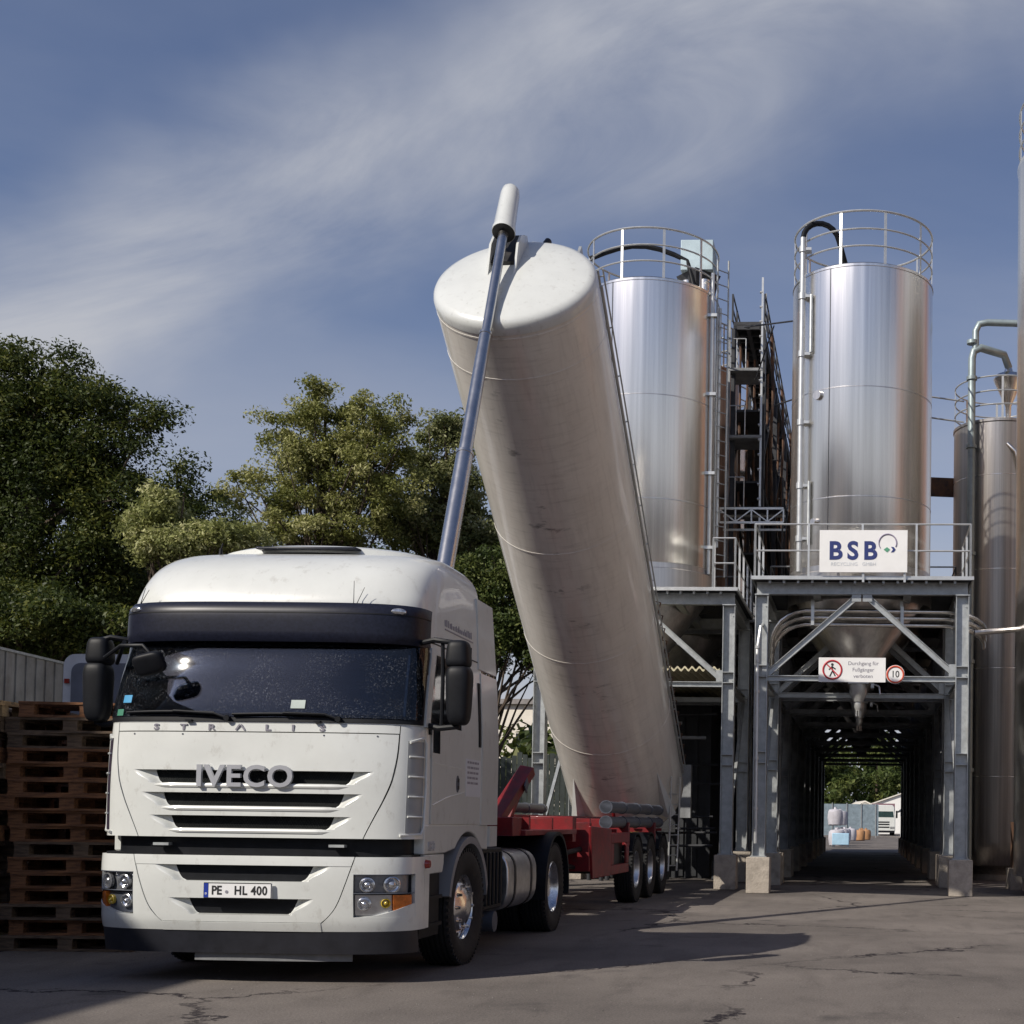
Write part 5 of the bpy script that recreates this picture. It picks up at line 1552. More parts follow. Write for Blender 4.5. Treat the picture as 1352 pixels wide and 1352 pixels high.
# dirt on belly: dark scuffs as a second layer of the paint
tcn = t.nodes.new('ShaderNodeTexCoord'); sp_ = t.nodes.new('ShaderNodeSeparateXYZ'); t.links.new(tcn.outputs['Object'], sp_.inputs[0])
def streak(scale, stretch, f0, f1, seed):
    mpn = t.nodes.new('ShaderNodeMapping'); mpn.inputs['Scale'].default_value = stretch; mpn.inputs['Location'].default_value = (seed, seed * .7, seed * 1.3)
    t.links.new(tcn.outputs['Object'], mpn.inputs[0])
    n_ = t.nodes.new('ShaderNodeTexNoise'); n_.inputs['Scale'].default_value = scale; n_.inputs['Detail'].default_value = 7; n_.inputs['Roughness'].default_value = .65
    t.links.new(mpn.outputs[0], n_.inputs[0])
    r_ = t.nodes.new('ShaderNodeMapRange'); r_.inputs['From Min'].default_value = f0; r_.inputs['From Max'].default_value = f1
    t.links.new(n_.outputs[0], r_.inputs[0]); return r_.outputs[0]
def mul(a, c):
    n_ = t.nodes.new('ShaderNodeMath'); n_.operation = 'MULTIPLY'; t.links.new(a, n_.inputs[0])
    if isinstance(c, (int, float)): n_.inputs[1].default_value = c
    else: t.links.new(c, n_.inputs[1])
    return n_.outputs[0]
def mixcol(f, a, c2):
    n_ = t.nodes.new('ShaderNodeMix'); n_.data_type = 'RGBA'; t.links.new(f, n_.inputs[0]); t.links.new(a, n_.inputs[6]); n_.inputs[7].default_value = (*c2, 1)
    return n_.outputs[2]
base = b.inputs['Base Color'].links[0].from_socket
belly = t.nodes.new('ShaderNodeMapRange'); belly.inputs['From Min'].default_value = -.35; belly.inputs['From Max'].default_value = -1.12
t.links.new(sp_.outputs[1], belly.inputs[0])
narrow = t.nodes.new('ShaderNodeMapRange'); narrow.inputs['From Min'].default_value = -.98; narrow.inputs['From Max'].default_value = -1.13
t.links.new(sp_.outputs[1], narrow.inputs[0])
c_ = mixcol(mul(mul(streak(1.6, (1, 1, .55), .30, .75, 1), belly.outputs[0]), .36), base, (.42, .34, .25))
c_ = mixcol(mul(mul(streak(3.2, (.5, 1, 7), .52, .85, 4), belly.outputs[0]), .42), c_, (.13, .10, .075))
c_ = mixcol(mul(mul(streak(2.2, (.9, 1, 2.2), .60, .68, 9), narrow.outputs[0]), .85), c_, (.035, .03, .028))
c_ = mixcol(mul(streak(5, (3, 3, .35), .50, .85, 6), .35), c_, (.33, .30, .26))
t.links.new(c_, b.inputs['Base Color'])

# ram pocket: two cheeks and a dark throat cut into the top of the head
pk = MB()
px_, py_ = -.17, .46
for k in (-1, 1):
    pk.prism([(-.62, BL + .11), (.45, BL - .02), (.48, BL + .22), (.22, BL + .36), (-.02, BL + .36), (-.30, BL + .24)],
             lambda a, b, t_: Vector((t_, py_ + a, b)), px_ + k * .17, px_ + k * .20)
pk.build('ram_bracket', white, barrel)
pk = MB(); pk.b2(px_ - .168, px_ + .168, py_ - .22, py_ + .50, BL - .05, BL + .22); pk.build('ram_pocket', black_paint, barrel)
# telescopic ram from the trailer front up to the pocket, and its housing beyond the head
r_top = BM @ Vector((px_, py_ + .06, BL + .46))
rb = W2T @ at(530, 1079, 13.2)
d_ = (r_top - rb).normalized(); RL = (r_top - rb).length
m = MB()
m.cyl(rb, rb + d_ * RL * .30, .115, n=28); m.cyl(rb + d_ * RL * .30, rb + d_ * RL * .55, .098, n=28); m.cyl(rb + d_ * RL * .55, rb + d_ * RL * .78, .080, n=28)
m.cyl(rb + d_ * RL * .78, r_top, .064, n=28)
for q, r_ in ((.30, .122), (.55, .104), (.78, .086)):
    m.cyl(rb + d_ * (RL * q - .02), rb + d_ * (RL * q + .02), r_, n=28)
m.build('ram', mat('ram_chrome', (.66, .64, .61), .25, metal=1, var=.1, vscale=5, rvar=.05), TRL)
m = MB()
a = r_top + d_ * .02; e_ = r_top + d_ * .92
xx, yy, zz = m.frame(a, e_)
Mh = Matrix(((xx.x, yy.x, zz.x, a.x), (xx.y, yy.y, zz.y, a.y), (xx.z, yy.z, zz.z, a.z), (0, 0, 0, 1)))
m.lathe([(.10, 0), (.155, .0), (.158, .06), (.145, .10), (.130, .78), (.118, .88), (.08, .94), (0, .96)], n=32, cap=False, mtx=Mh)
m.build('ram_housing', white, TRL)
m = MB(); m.lathe([(0, -.002), (.10, -.002), (.15, -.001)], n=28, cap=False, mtx=Mh); m.build('ram_collar', black_paint, TRL)
m = MB(); m.b2(-.5, .2, -1.95, -.95, 1.02, 1.12); m.cyl((rb.x - .22, rb.y, rb.z - .05), (rb.x + .22, rb.y, rb.z - .05), .12, n=16); m.build('ram_foot', red, TRL)
# air line from ram head to trailer
# catwalk on the upper side and the rails down the right flank
m = MB()
for x in (-.42, .42): m.cyl((x, BR + .16, .6), (x, BR + .16, BL - .1), .02, n=8)
for k in range(46):
    z = .65 + k * (BL - .85) / 45
    m.b2(-.42, .42, BR + .145, BR + .165, z, z + .04)
for k in range(10):
    z = .7 + k * (BL - .9) / 9
    m.b2(-.40, -.36, BR - .08, BR + .15, z, z + .04); m.b2(.36, .40, BR - .08, BR + .15, z, z + .04)
m.build('catwalk', galv, barrel)
m = MB()
def Q(ang, r_, s_): return Vector((r_ * math.cos(R(ang)), r_ * math.sin(R(ang)), s_))
for a_, r_ in ((24, BR + .04), (24, BR + .11)):
    m.tube([Q(a_, r_, .3), Q(a_, r_, BL - .05)], .016 if r_ < BR + .1 else .012, 8)
for k in range(14):
    s_ = .35 + k * (BL - .5) / 13
    m.tube([Q(24, BR - .02, s_), Q(24, BR + .12, s_)], .010, 6)
m.tube([Q(16, BR + .03, .3), Q(16, BR + .03, BL - .2)], .022, 8)
m.build('flank_rail', galv, barrel)
m = MB()
for i in range(14):
    s_ = .2 + i * .30
    m.tube([Q(30, BR + .10, s_), Q(34, BR + .22, s_ + .15), Q(30, BR + .10, s_ + .30)], .012, 6)
m.build('hose_bundle', rust_steel, barrel)
m = MB()
for k in (-1, 1):
    m.b2(k * .62 - .02, k * .62 + .02, BR - .1, BR + .35, BL - .75, BL - .20)
m.cyl((.0, BR + .05, BL - .30), (.0, BR + .20, BL - .30), .26, n=24)
m.build('filling_hatch', galv, barrel)
m = MB(); m.cyl(Q(78, BR - .02, BL + .02), Q(78, BR + .10, BL + .02), .05, n=14); m.build('lifting_eye', black_paint, barrel)
# gussets at the foot
for ang in (-40, -128):
    m = MB()
    c0 = Q(ang, BR - .02, 1.55); c1 = Q(ang, BR - .02, .35); c2 = Q(ang, BR + .22, .40)
    tn = Vector((-math.sin(R(ang)), math.cos(R(ang)), 0)) * .10
    vs = [c0, c1 - tn, c2 - tn * .9, c2 + tn * .9, c1 + tn]
    V = [m.bm.verts.new(p) for p in vs]
    for f in ((0, 1, 2), (0, 2, 3), (0, 3, 4), (1, 4, 3, 2)): m.bm.faces.new([V[i] for i in f])
    m.build('gusset', white, barrel)
m = MB()
m.tube([Vector((.0, -BR - .05, .9)), Vector((.05, -BR - .28, .45)), Vector((.05, -BR - .30, .2))], .03, 8)
m.cyl((-.55, -BR + .12, .12), (.55, -BR + .12, .12), .07, n=14)
for x in (-.47, .47): m.b2(x - .04, x + .04, -BR - .25, -BR + .15, .02, .24)
m.build('tipping_pivot', red, barrel)
# ================================================================== PALLETS
def make_pallet(mt):
    r = empty('pallet')
    m = MB()
    for yy, ww in ((-.327, .145), (-.165, .10), (0, .145), (.165, .10), (.327, .145)):
        m.b2(-.6, .6, yy - ww / 2, yy + ww / 2, .120, .144)
    for x in (-.53, 0, .53): m.b2(x - .07, x + .07, -.39, .39, .101, .1205)
    m.build('deck', mt, r)
    for y in (-.345, 0, .345):
        m = MB()
        for x in (-.53, 0, .53): m.b2(x - .065, x + .065, y - .048, y + .048, .0215, .1005)
        m.b2(-.6, .6, y - .05, y + .05, 0, .022)
        m.build('runner', mt, r)
    return r
pA = make_pallet(wood); pB = make_pallet(wood_light); pC = make_pallet(mat('grey_pallet_wood', (.19, .13, .085), .9, var=.5, vscale=5, stretch=(1, 6, 8), color2=(.05, .035, .025), bump=.4, bscale=40))
rnd = random.Random(4)
stacks = [('stack by the lorry mirror', -6.72, 12.7, 16, 4), ('stack at the left picture edge', -7.98, 12.3, 16, -3), ('second stack behind the mirror stack', -6.6, 13.9, 16, 2), ('rear stack at the far left', -8.1, 13.6, 16, 5), ('stack beside the lorry flank', -6.5, 15.2, 15, -4), ('outermost rear stack', -9.35, 13.2, 16, 1)]
ordl = ['lowest', 'second', 'third', 'fourth', 'fifth', 'sixth', 'seventh', 'eighth', 'ninth', 'tenth', 'eleventh', 'twelfth', 'thirteenth', 'fourteenth', 'fifteenth', 'sixteenth']
used = set()
for nm, x, y, n_, rot in stacks:
    for k in range(n_):
        src = pB if k >= n_ - 1 and 'edge' in nm or rnd.random() < .08 else (pC if rnd.random() < .35 else pA)
        if id(src) in used: o = copy_tree(src)
        else: o = src; used.add(id(src))
        o.location = (x + rnd.uniform(-.065, .065), y + rnd.uniform(-.04, .04), k * .1445 + .001)
        o.rotation_euler = (0, 0, R(rot + rnd.uniform(-3, 3)))
        tag(o, f'{"topmost" if k == n_ - 1 else ordl[k]} wooden pallet{" counted upwards" if 0 < k < n_ - 1 else ""} in the {nm}', 'pallet', 'stacked wooden pallets')
if id(pB) not in used:
    pB.location = (-7.98, 12.3, 16 * .1445 + .001); tag(pB, 'fresh pale pallet lying on top of the left edge stack', 'pallet', 'stacked wooden pallets')

# ================================================================== LEFT BACKGROUND
fn = empty('corrugated_fence', (-14.75, 22.6, 0), R(2.5), 'tall grey corrugated sheet fence behind the pallets', 'fence')
m = MB()
for k in range(60):
    y = k * .36
    m.b2(-.02, .02, y, y + .26, 0, 4.3); m.b2(-.05, -.01, y + .262, y + .358, 0, 4.3)
m.build('sheet', mat('fence_sheet', (.24, .24, .23), .6, var=.3, vscale=1.5, dirt=((.10, .08, .07), 2, (1, 1, .3), .5, .8)), fn)
m = MB(); m.b2(-.06, .05, 0, 21.6, 4.303, 4.35); m.build('capping', galv, fn)
bx_ = empty('box_trailer', (-9.98, 20.2, 0), R(-2), 'parked white box trailer with rounded frame corners behind the pallet stacks', 'trailer')
m = MB()
def rr(hw, z0, z1, r_):
    pts = [(-hw, z0), (hw, z0)]
    for a in range(0, 91, 15): pts.append((hw - r_ + r_ * math.cos(R(a)), z1 - r_ + r_ * math.sin(R(a))))
    for a in range(90, 181, 15): pts.append((-hw + r_ + r_ * math.cos(R(a)), z1 - r_ + r_ * math.sin(R(a))))
    return pts
m.prism(rr(1.26, 1.1, 3.72, .18), lambda a, b, t_: Vector((a, t_, b)), 0, 6.5); m.build('body', mat('trailer_white', (.66, .66, .66), .4, var=.12), bx_)
m = MB(); m.prism(rr(1.12, 1.25, 3.58, .14), lambda a, b, t_: Vector((a, t_, b)), -.03, -.004); m.build('door', mat('trailer_door', (.16, .17, .20), .45, var=.2), bx_)
for z in (3.3, 2.85, 2.4):
    for x in (-1.19, 1.19):
        m = MB(); m.box((x, -.02, z), (.07, .03, .07)); m.build('marker_light', redlens, bx_)
for x in (-.8, .8):
    m = MB(); m.box((x, -.02, 3.66), (.10, .03, .05)); m.build('marker_light', redlens, bx_)
m = MB(); m.b2(-1.1, 1.1, .2, 6.2, .8, 1.09); m.build('chassis', black_paint, bx_)
for sx in (-1, 1):
    for y in (4, 5.3): wheel(bx_, (sx * 1.05, y, .515), side=sx, shiny=False, deep=True)

df = empty('yard_fence', (-13.5, 39.0, 0), R(1), 'dark green board fence behind the lorry with treetops above it', 'fence')
m = MB(); rnd = random.Random(2)
for k in range(60):
    m.b2(k * .16, k * .16 + .145, 0, .03, 0, 3.15 + rnd.uniform(-.10, .10))
m.build('board', mat('fence_board', (.035, .045, .042), .8, var=.4, vscale=3), df)
for k in range(4):
    m = MB(); m.b2(k * 3, k * 3 + .1, .04, .14, 0, 3.1); m.build('post', dark_steel, df)
wb = empty('white_building', (-22, 78, 0), R(-4), 'sunlit cream building glimpsed between cab and barrel', 'building')
m = MB(); m.b2(0, 14, 0, 10, 0, 8.0); m.build('wall', mat('render_cream', (.78, .72, .62), .8, var=.1), wb)
m = MB(); m.b2(-.3, 14.3, -.3, 10.3, 8.003, 8.3); m.build('roof', mat('roof_grey', (.25, .23, .22), .8, var=.2), wb)
for k in range(6):
    m = MB(); m.b2(1.2 + k * 2.2, 2.3 + k * 2.2, -.06, -.004, 4.9, 6.3); m.build('window', side_glass, wb)

# ================================================================== BEYOND THE DRIVE-THROUGH
fa = empty('distant_lorry', (9.6, 143.0, 0), R(-3), 'small white lorry facing us far beyond the drive-through', 'lorry')
m = MB(); m.prism([(-1.25, .5), (1.25, .5), (1.25, 1.9), (1.12, 3.1), (.95, 3.3), (-.95, 3.3), (-1.12, 3.1), (-1.25, 1.9)], lambda a, b, t_: Vector((a, t_, b)), 0, 2.2); m.build('cab', white, fa, bevel=.06)
m = MB(); m.prism([(-1.08, 2.0), (1.08, 2.0), (1.0, 2.62), (-1.0, 2.62)], lambda a, b, t_: Vector((a, t_, b)), -.03, .05); m.build('windscreen', mat('far_glass', (.03, .06, .06), .1, coat=1, var=.2), fa)
m = MB()
for z in (.85, 1.15, 1.4): m.b2(-.62 + .1 * (1.4 - z), .62, -.03, .02, z, z + .13)
m.build('grille', black_pl, fa)
m = MB(); m.b2(-1.25, 1.25, 2.3, 12, 1.2, 3.5); m.build('box_body', mat('far_box', (.22, .12, .14), .6, var=.2), fa)
for sx in (-1, 1):
    m = MB(); m.b2(sx * 1.3, sx * 1.5, .1, .3, 1.9, 2.7); m.build('mirror', black_pl, fa)
    m = MB(); m.b2(sx * .7, sx * 1.15, -.03, .02, .75, .98); m.build('headlight', lens, fa)
    for y in (1.3, 5.2, 10): 
        m = MB(); m.cyl((sx * .85, y, .5), (sx * 1.2, y, .5), .5, n=24); m.build('wheel', rubber, fa)
m = MB(); m.b2(-1.2, 1.2, -.02, .4, .32, .55); m.build('bumper', black_pl, fa)
def gable(name, label, c, wd, ln, eave, ridge, mt_w, mt_r, yaw):
    r = empty(name, c, yaw, label, 'building')
    m = MB(); m.prism([(-wd / 2, 0), (wd / 2, 0), (wd / 2, eave), (0, ridge - .05), (-wd / 2, eave)], lambda a, b, t_: Vector((a, t_, b)), 0, ln); m.build('wall', mt_w, r)
    m = MB()
    for k in (-1, 1): m.prism([(0, ridge), (k * (wd / 2 + .3), eave - .1), (k * (wd / 2 + .3), eave + .05), (0, ridge + .15)], lambda a, b, t_: Vector((a, t_, b)), -.3, ln + .3)
    m.build('roof', mt_r, r)
    m = MB(); m.b2(-1.2, 1.2, -.06, -.01, .05, 2.6); m.build('door', mt_w, r)
pw = mat('tent_white', (.78, .77, .74), .6, var=.06); pr_ = mat('tent_roof', (.72, .68, .60), .6, var=.08)
gable('storage_tent', 'large white gabled storage tent behind the distant lorry', (13.6, 168, 0), 14, 25, 2.6, 5.1, pw, pr_, R(-6))
gable('small_hall', 'small white gabled hall right of the distant lorry', (11.9, 122, 0), 3.6, 14, 2.5, 4.1, pw, dark_steel, R(-3))
gable('low_hall', 'low white hall in front of the wood left of the distant lorry', (9.4, 178, 0), 7, 20, 2.5, 4.2, pw, pr_, R(4))
ff = empty('far_fence', (2.0, 118, 0), R(4), 'blue grey mesh fence beyond the drive-through', 'fence')
m = MB(); m.b2(0, 5.5, 0, .05, .2, 3.0); m.build('panel', mat('fence_mesh_blue', (.22, .28, .32), .7, var=.3), ff)
for k in range(5):
    m = MB(); m.b2(k * 1.3, k * 1.3 + .08, -.08, -.004, 0, 3.1); m.build('post', galv, ff)
bagm = mat('bag_white', (.50, .49, .53), .8, var=.15, vscale=2, bump=.5, bscale=5)
def bag(c, s_=1.0, label='', mt=bagm, name='bulk_bag', cat='bag', grp='bulk bags beyond the drive-through'):
    m = MB(); m.lathe([(.40, 0), (.50, .06), (.54, .5), (.52, .95), (.42, 1.08), (.12, 1.12), (.10, 1.25), (0, 1.25)], n=16, cap=True)
    for v in m.bm.verts: v.co += Vector((random.uniform(-.03, .03), random.uniform(-.03, .03), random.uniform(-.02, .02)))
    o = m.build(name, mt); o.location = c; o.scale = (s_, s_, s_)
    return tag(o, label, cat, grp)
bl = ['nearest white bulk bag at the left side beyond the drive-through', 'white bulk bag behind the nearest one beyond the drive-through', 'upper white bulk bag lying on the nearest one', 'white bulk bag third back beyond the drive-through', 'upper bulk bag on the third one back', 'furthest white bulk bag beyond the drive-through', 'bulk bag beside the orange drums']
for i, p in enumerate([(2.35, 74, 0), (2.5, 77, 0), (2.3, 75, 1.15), (3.0, 84, 0), (2.9, 84, 1.15), (3.4, 90, 0), (4.1, 97, 0)]):
    bag(p, .82, bl[i])
om = mat('orange_drum', (.42, .22, .10), .6, var=.2)
for i, p in enumerate([(4.9, 99, 0), (5.6, 104, 0), (5.5, 108, 0)]):
    bag(p, .72, ['nearest orange sack left of the distant lorry', 'middle orange sack left of the distant lorry', 'rear orange sack left of the distant lorry'][i], om, 'orange_sack', 'sack', 'orange sacks beyond the drive-through')
cr = empty('blue_crate', (2.45, 70.5, 0), R(-3), 'pale blue plastic crate at the left exit of the drive-through', 'crate')
m = MB(); m.b2(-.45, .45, 0, .8, .12, .75); m.build('crate_box', mat('crate_blue', (.40, .62, .80), .5, var=.15), cr, bevel=.03)
m = MB()
for x in (-.38, .38): m.b2(x - .06, x + .06, 0, .8, 0, .119)
m.build('skid', grey_pl, cr)

# parking sign in the tunnel
sgp = empty('bay_sign', (3.42, 27.9, 1.35), R(-3), 'small faint grey plate with a curled letter on the right side of the drive-through', 'sign')
m = MB(); m.box((0, 0, 0), (.17, .02, .33)); m.build('sign_board', mat('dim_plate', (.20, .22, .26), .5, var=.2), sgp)
text('letter', 'G', .17, black_ink, sgp, front_text_m(0, -.012, .02), .001, .003)

# loose grit and spilled granules on the yard
rg = np.random.default_rng(5); n = 1500
gx = rg.uniform(-7, 5, n); gy = 7.5 + 19 * rg.random(n) ** 1.3; gs = rg.uniform(.003, .007, n)
oc = np.array([(1, 0, 0), (-1, 0, 0), (0, 1, 0), (0, -1, 0), (0, 0, 1), (0, 0, -1)], float); fc = np.array([(0, 2, 4), (2, 1, 4), (1, 3, 4), (3, 0, 4), (2, 0, 5), (1, 2, 5), (3, 1, 5), (0, 3, 5)])
V_ = (oc[None] * (gs[:, None, None] * rg.uniform(.6, 1.2, (n, 6, 1)))) + np.stack([gx, gy, gs * .6], 1)[:, None, :]
me = bpy.data.meshes.new('loose_grit'); me.from_pydata(V_.reshape(-1, 3).tolist(), [], (fc[None] + 6 * np.arange(n)[:, None, None]).reshape(-1, 3).tolist())
me.materials.append(mat('grit', (.24, .22, .20), .9, var=.5, vscale=3)); go = bpy.data.objects.new('loose_grit', me); col.objects.link(go); tag(go, kind='stuff')

# ================================================================== TREES
def leaf_mat(name, c_dark, c_mid, c_light, trans=.35):
    m = bpy.data.materials.new(name); m.use_nodes = True; t = m.node_tree; t.nodes.clear()
    o = t.nodes.new('ShaderNodeOutputMaterial'); d = t.nodes.new('ShaderNodeBsdfPrincipled'); tr = t.nodes.new('ShaderNodeBsdfTranslucent'); mxs = t.nodes.new('ShaderNodeMixShader')
    at_ = t.nodes.new('ShaderNodeAttribute'); at_.attribute_name = 'shade'
    rp = t.nodes.new('ShaderNodeValToRGB'); e = rp.color_ramp.elements
    e[0].position = .1; e[0].color = (*c_dark, 1); e[1].position = .95; e[1].color = (*c_light, 1); x = e.new(.55); x.color = (*c_mid, 1)
    t.links.new(at_.outputs['Fac'], rp.inputs[0]); t.links.new(rp.outputs[0], d.inputs['Base Color']); t.links.new(rp.outputs[0], tr.inputs[0])
    d.inputs['Roughness'].default_value = .55; d.inputs['Specular IOR Level'].default_value = .3
    mxs.inputs[0].default_value = trans
    t.links.new(d.outputs[0], mxs.inputs[1]); t.links.new(tr.outputs[0], mxs.inputs[2]); t.links.new(mxs.outputs[0], o.inputs[0])
    return m
bark = mat('bark', (.085, .062, .045), .9, var=.5, vscale=8, stretch=(1, 1, .2), bump=.6, bscale=20)
def leaves_obj(name, clumps, per, size, mt, parent, seed, spread, flat=.7):
    rg = np.random.default_rng(seed)
    C = np.repeat(np.array([c[:3] for c in clumps]), per, axis=0)
    Sh = np.repeat(rg.random(len(clumps)), per)
    n = len(C)
    dv = rg.normal(size=(n, 3)); dv /= np.linalg.norm(dv, axis=1)[:, None]
    rad = spread * rg.random(n)[:, None] ** .45 * np.repeat(np.array([c[3] for c in clumps]), per)[:, None]
    P = C + dv * rad * np.array([1, 1, flat])
    nr = dv * .5 + rg.normal(size=(n, 3)) * .7 + np.array([0, 0, .4]); nr /= np.linalg.norm(nr, axis=1)[:, None]
    a = np.cross(nr, rg.normal(size=(n, 3))); a /= np.linalg.norm(a, axis=1)[:, None]
    b_ = np.cross(nr, a)
    s_ = (size * (.55 + .9 * rg.random(n)))[:, None]
    v = np.stack([P - a * s_, P + b_ * s_ * .42, P + a * s_, P - b_ * s_ * .42], axis=1).reshape(-1, 3)
    me = bpy.data.meshes.new(name)
    me.vertices.add(4 * n); me.vertices.foreach_set('co', v.astype(np.float32).ravel())
    me.loops.add(4 * n); me.loops.foreach_set('vertex_index', np.arange(4 * n, dtype=np.int32))
    me.polygons.add(n); me.polygons.foreach_set('loop_start', np.arange(0, 4 * n, 4, dtype=np.int32)); 
    me.update(calc_edges=True)
    at_ = me.attributes.new('shade', 'FLOAT', 'FACE')
    at_.data.foreach_set('value', np.clip(Sh * .55 + rg.random(n) * .45, 0, 1).astype(np.float32))
    me.materials.append(mt)
    o = bpy.data.objects.new(name, me); col.objects.link(o); o.parent = parent
    return o
def tree(name, label, base, lobes, nclump, per, size, mt, seed, spread=1.0, trunk_r=.28, group='trees behind the yard', depth=1.0, inner=.35):
    """lobes: (u, v, ru, rv, Y) read off the photo, turned into real ellipsoids"""
    rg = random.Random(seed)
    bx, by = base
    r = empty(name, (bx, by, 0), 0, label, 'tree', group)
    E = []
    for (u, v, ru, rv, Y) in lobes:
        c = at(u, v, Y); k = Y / F_PX
        E.append((c - Vector((bx, by, 0)), ru * k, rv * k))
    tot = sum(e[1] * e[1] * e[2] for e in E)
    cl = []
    for c, a, b_ in E:
        n_ = max(6, int(nclump * a * a * b_ / tot))
        for _ in range(n_):
            while True:
                d = Vector((rg.gauss(0, 1), rg.gauss(0, 1), rg.gauss(0, 1))).normalized()
                q = inner + (1 - inner) * rg.random() ** .5
                p = c + Vector((d.x * a * q, d.y * a * depth * q, d.z * b_ * q))
                if p.z > .4: break
            cl.append((p.x, p.y, p.z, rg.uniform(.55, 1.15)))
    cro = leaves_obj('crown', cl, per, size, mt, r, seed, spread)
    m = MB()
    ztop = max(e[0].z for e in E)
    cx = sum(e[0].x * e[1] for e in E) / sum(e[1] for e in E)
    tp = [Vector((0, 0, 0)), Vector((cx * .1, 0, ztop * .35)), Vector((cx * .5, 0, ztop * .7)), Vector((cx, 0, ztop))]
    m.tube(tp, [trunk_r, trunk_r * .8, trunk_r * .5, trunk_r * .12], 10)
    for c in rg.sample(cl, min(len(cl), 70)):
        e = Vector(c[:3]); h = rg.uniform(.22, .9); s_ = tp[0].lerp(tp[1], min(1, h * 3)) if h < .33 else (tp[1].lerp(tp[2], (h - .33) / .35) if h < .68 else tp[2].lerp(tp[3], (h - .68) / .32))
        if e.z < s_.z: s_ = Vector((s_.x, s_.y, max(.8, e.z * .7)))
        mid = s_.lerp(e, .5) + Vector((rg.uniform(-.3, .3), rg.uniform(-.3, .3), rg.uniform(0, .5)))
        m.tube([s_, mid, e], [trunk_r * .26, trunk_r * .14, .012], 5)
    m.build('trunk', bark, r)
    return r
dark_leaf = leaf_mat('leaves_dark', (.022, .036, .009), (.060, .082, .017), (.17, .175, .035), .3)
mid_leaf = leaf_mat('leaves_mid', (.04, .065, .018), (.085, .115, .03), (.19, .21, .06), .35)
pale_leaf = leaf_mat('leaves_pale', (.12, .14, .04), (.32, .34, .12), (.62, .60, .32), .4)
olive_leaf = leaf_mat('leaves_olive', (.10, .12, .028), (.26, .27, .075), (.52, .50, .25), .35)
cream_leaf = leaf_mat('leaves_cream', (.08, .095, .03), (.20, .22, .08), (.44, .43, .25), .35)
tree('broadleaf_tree', 'large dark green tree filling the left edge above the pallets', (-21.5, 36.0),
     [(0, 560, 105, 95, 36), (105, 575, 70, 85, 36), (150, 540, 45, 40, 35.6), (60, 690, 130, 130, 36.5), (185, 580, 26, 28, 35.5), (150, 690, 60, 90, 36), (-90, 600, 120, 140, 36), (80, 810, 130, 60, 36.5), (35, 485, 45, 32, 36), (95, 490, 28, 24, 36), (215, 548, 14, 8, 35.6)],
     1150, 190, .060, dark_leaf, 1, .66, .4, depth=.8, inner=.3)
tree('broadleaf_tree', 'small dark tree between the big left tree and the pale tree', (-19.0, 41.5),
     [(238, 615, 22, 32, 41.5), (212, 680, 48, 50, 41.5), (272, 680, 34, 34, 41.5), (250, 755, 70, 50, 41.5), (190, 800, 80, 60, 41)], 330, 170, .068, dark_leaf, 2, .66, .25)
tree('locust_tree', 'tall olive green tree with see-through crown behind the lorry cab', (-16.2, 44.5),
     [(440, 535, 60, 36, 44.5), (375, 560, 34, 40, 44.5), (390, 610, 56, 42, 44.3), (480, 600, 50, 44, 44.2), (415, 580, 40, 34, 44.2), (505, 565, 50, 48, 44.5), (450, 610, 60, 40, 44.8), (360, 660, 50, 30, 44.2), (430, 665, 60, 34, 44.6), (510, 650, 60, 44, 44.5), (330, 625, 26, 20, 44), (300, 655, 18, 14, 44), (420, 710, 110, 26, 45)], 360, 200, .062, olive_leaf, 3, .52, .30, inner=.0)
tree('locust_tree', 'low bush-like tree with pale cream tinged leaves left of the cab roof', (-16.4, 33.8),
     [(208, 690, 36, 26, 33.8), (184, 700, 16, 26, 33.6), (214, 655, 10, 14, 33.7), (262, 712, 30, 20, 33.8), (300, 712, 40, 18, 33.9), (230, 725, 50, 24, 33.8)], 210, 190, .060, pale_leaf, 4, .45, .15, inner=.1)
tree('locust_tree', 'tree with pale leaf tips seen behind the shiny ram', (-13.2, 47.5),
     [(590, 570, 34, 32, 47.5), (565, 620, 30, 36, 47.3), (610, 640, 34, 50, 47.5), (550, 690, 56, 34, 47.5), (640, 720, 40, 50, 47.5), (600, 715, 40, 30, 47.5)], 300, 190, .072, cream_leaf, 5, .55, .28, inner=.0)
tree('broadleaf_tree', 'mid green tree in the gap between cab and barrel', (-10.6, 45.5),
     [(670, 830, 40, 66, 45.5), (640, 770, 44, 50, 45.5), (690, 750, 34, 50, 45.5), (720, 850, 44, 50, 46), (600, 850, 54, 60, 46)], 330, 170, .072, mid_leaf, 6, .6, .25, inner=.1)
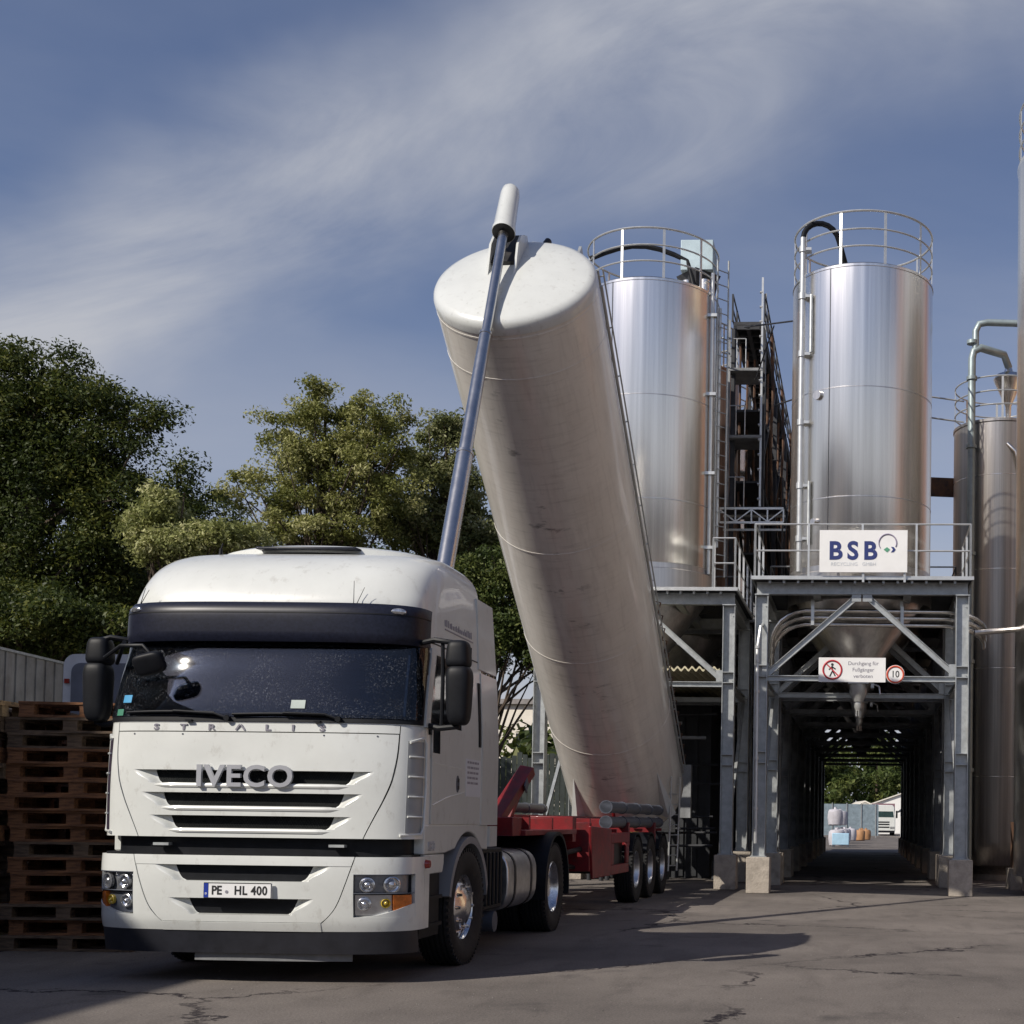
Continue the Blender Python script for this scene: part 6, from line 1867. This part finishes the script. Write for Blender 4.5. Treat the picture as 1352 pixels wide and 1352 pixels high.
tree('broadleaf_tree', 'dark bushy tree low behind the cab roof', (-17.5, 49.5),
     [(330, 750, 80, 34, 49.5), (450, 745, 80, 30, 49.5), (560, 750, 50, 34, 49.5), (430, 820, 150, 50, 49.5)], 330, 150, .09, mid_leaf, 7, .75, .25)
tree('broadleaf_tree', 'dark understorey tree right above the corrugated fence', (-20.5, 33.5),
     [(60, 830, 110, 42, 33.5), (145, 835, 60, 38, 33.5), (-20, 820, 80, 50, 33.5)], 260, 190, .062, dark_leaf, 8, .6, .2)
# wood beyond the drive-through: single crowns one can tell apart, then the mass behind
for i, (x, y, h, rr_) in enumerate([(4, 190, 13, 5), (12, 195, 15, 6), (21, 192, 13, 5.5), (-4, 196, 14, 6), (30, 198, 16, 7)]):
    k = F_PX / y
    r = empty('distant_tree', (x, y, 0), 0, ['rounded tree at the left of the wood beyond the drive-through', 'bright green round tree directly above the white tent', 'tree above the right end of the white tent', 'tree furthest left beyond the drive-through', 'tallest tree at the right of the far wood'][i], 'tree', 'trees of the far wood')
    rg = random.Random(20 + i); cl = []
    for _ in range(90):
        d = Vector((rg.gauss(0, 1), rg.gauss(0, 1), rg.gauss(0, 1))).normalized(); q = .3 + .7 * rg.random() ** .5
        cl.append((d.x * rr_ * q, d.y * rr_ * q, h * .55 + d.z * h * .45 * q, 1))
    leaves_obj('crown', cl, 45, .42, mid_leaf, r, 20 + i, 1.4)
    m = MB(); m.tube([(0, 0, 0), (0, 0, h * .7)], [.35, .1], 8); m.build('trunk', bark, r)
cl = []; rg = random.Random(99)
for _ in range(520):
    cl.append((rg.uniform(-60, 110), rg.uniform(215, 235), rg.uniform(.5, 15), 1.6))
o = leaves_obj('far_woodland', cl, 36, .8, mid_leaf, None, 77, 1.8); tag(o, kind='stuff')
cl = []
for _ in range(300):
    cl.append((rg.uniform(-60, -8), rg.uniform(62, 72), rg.uniform(.3, 5.5), 1.5))
o = leaves_obj('background_shrubbery', cl, 50, .35, dark_leaf, None, 78, 1.2); tag(o, kind='stuff')
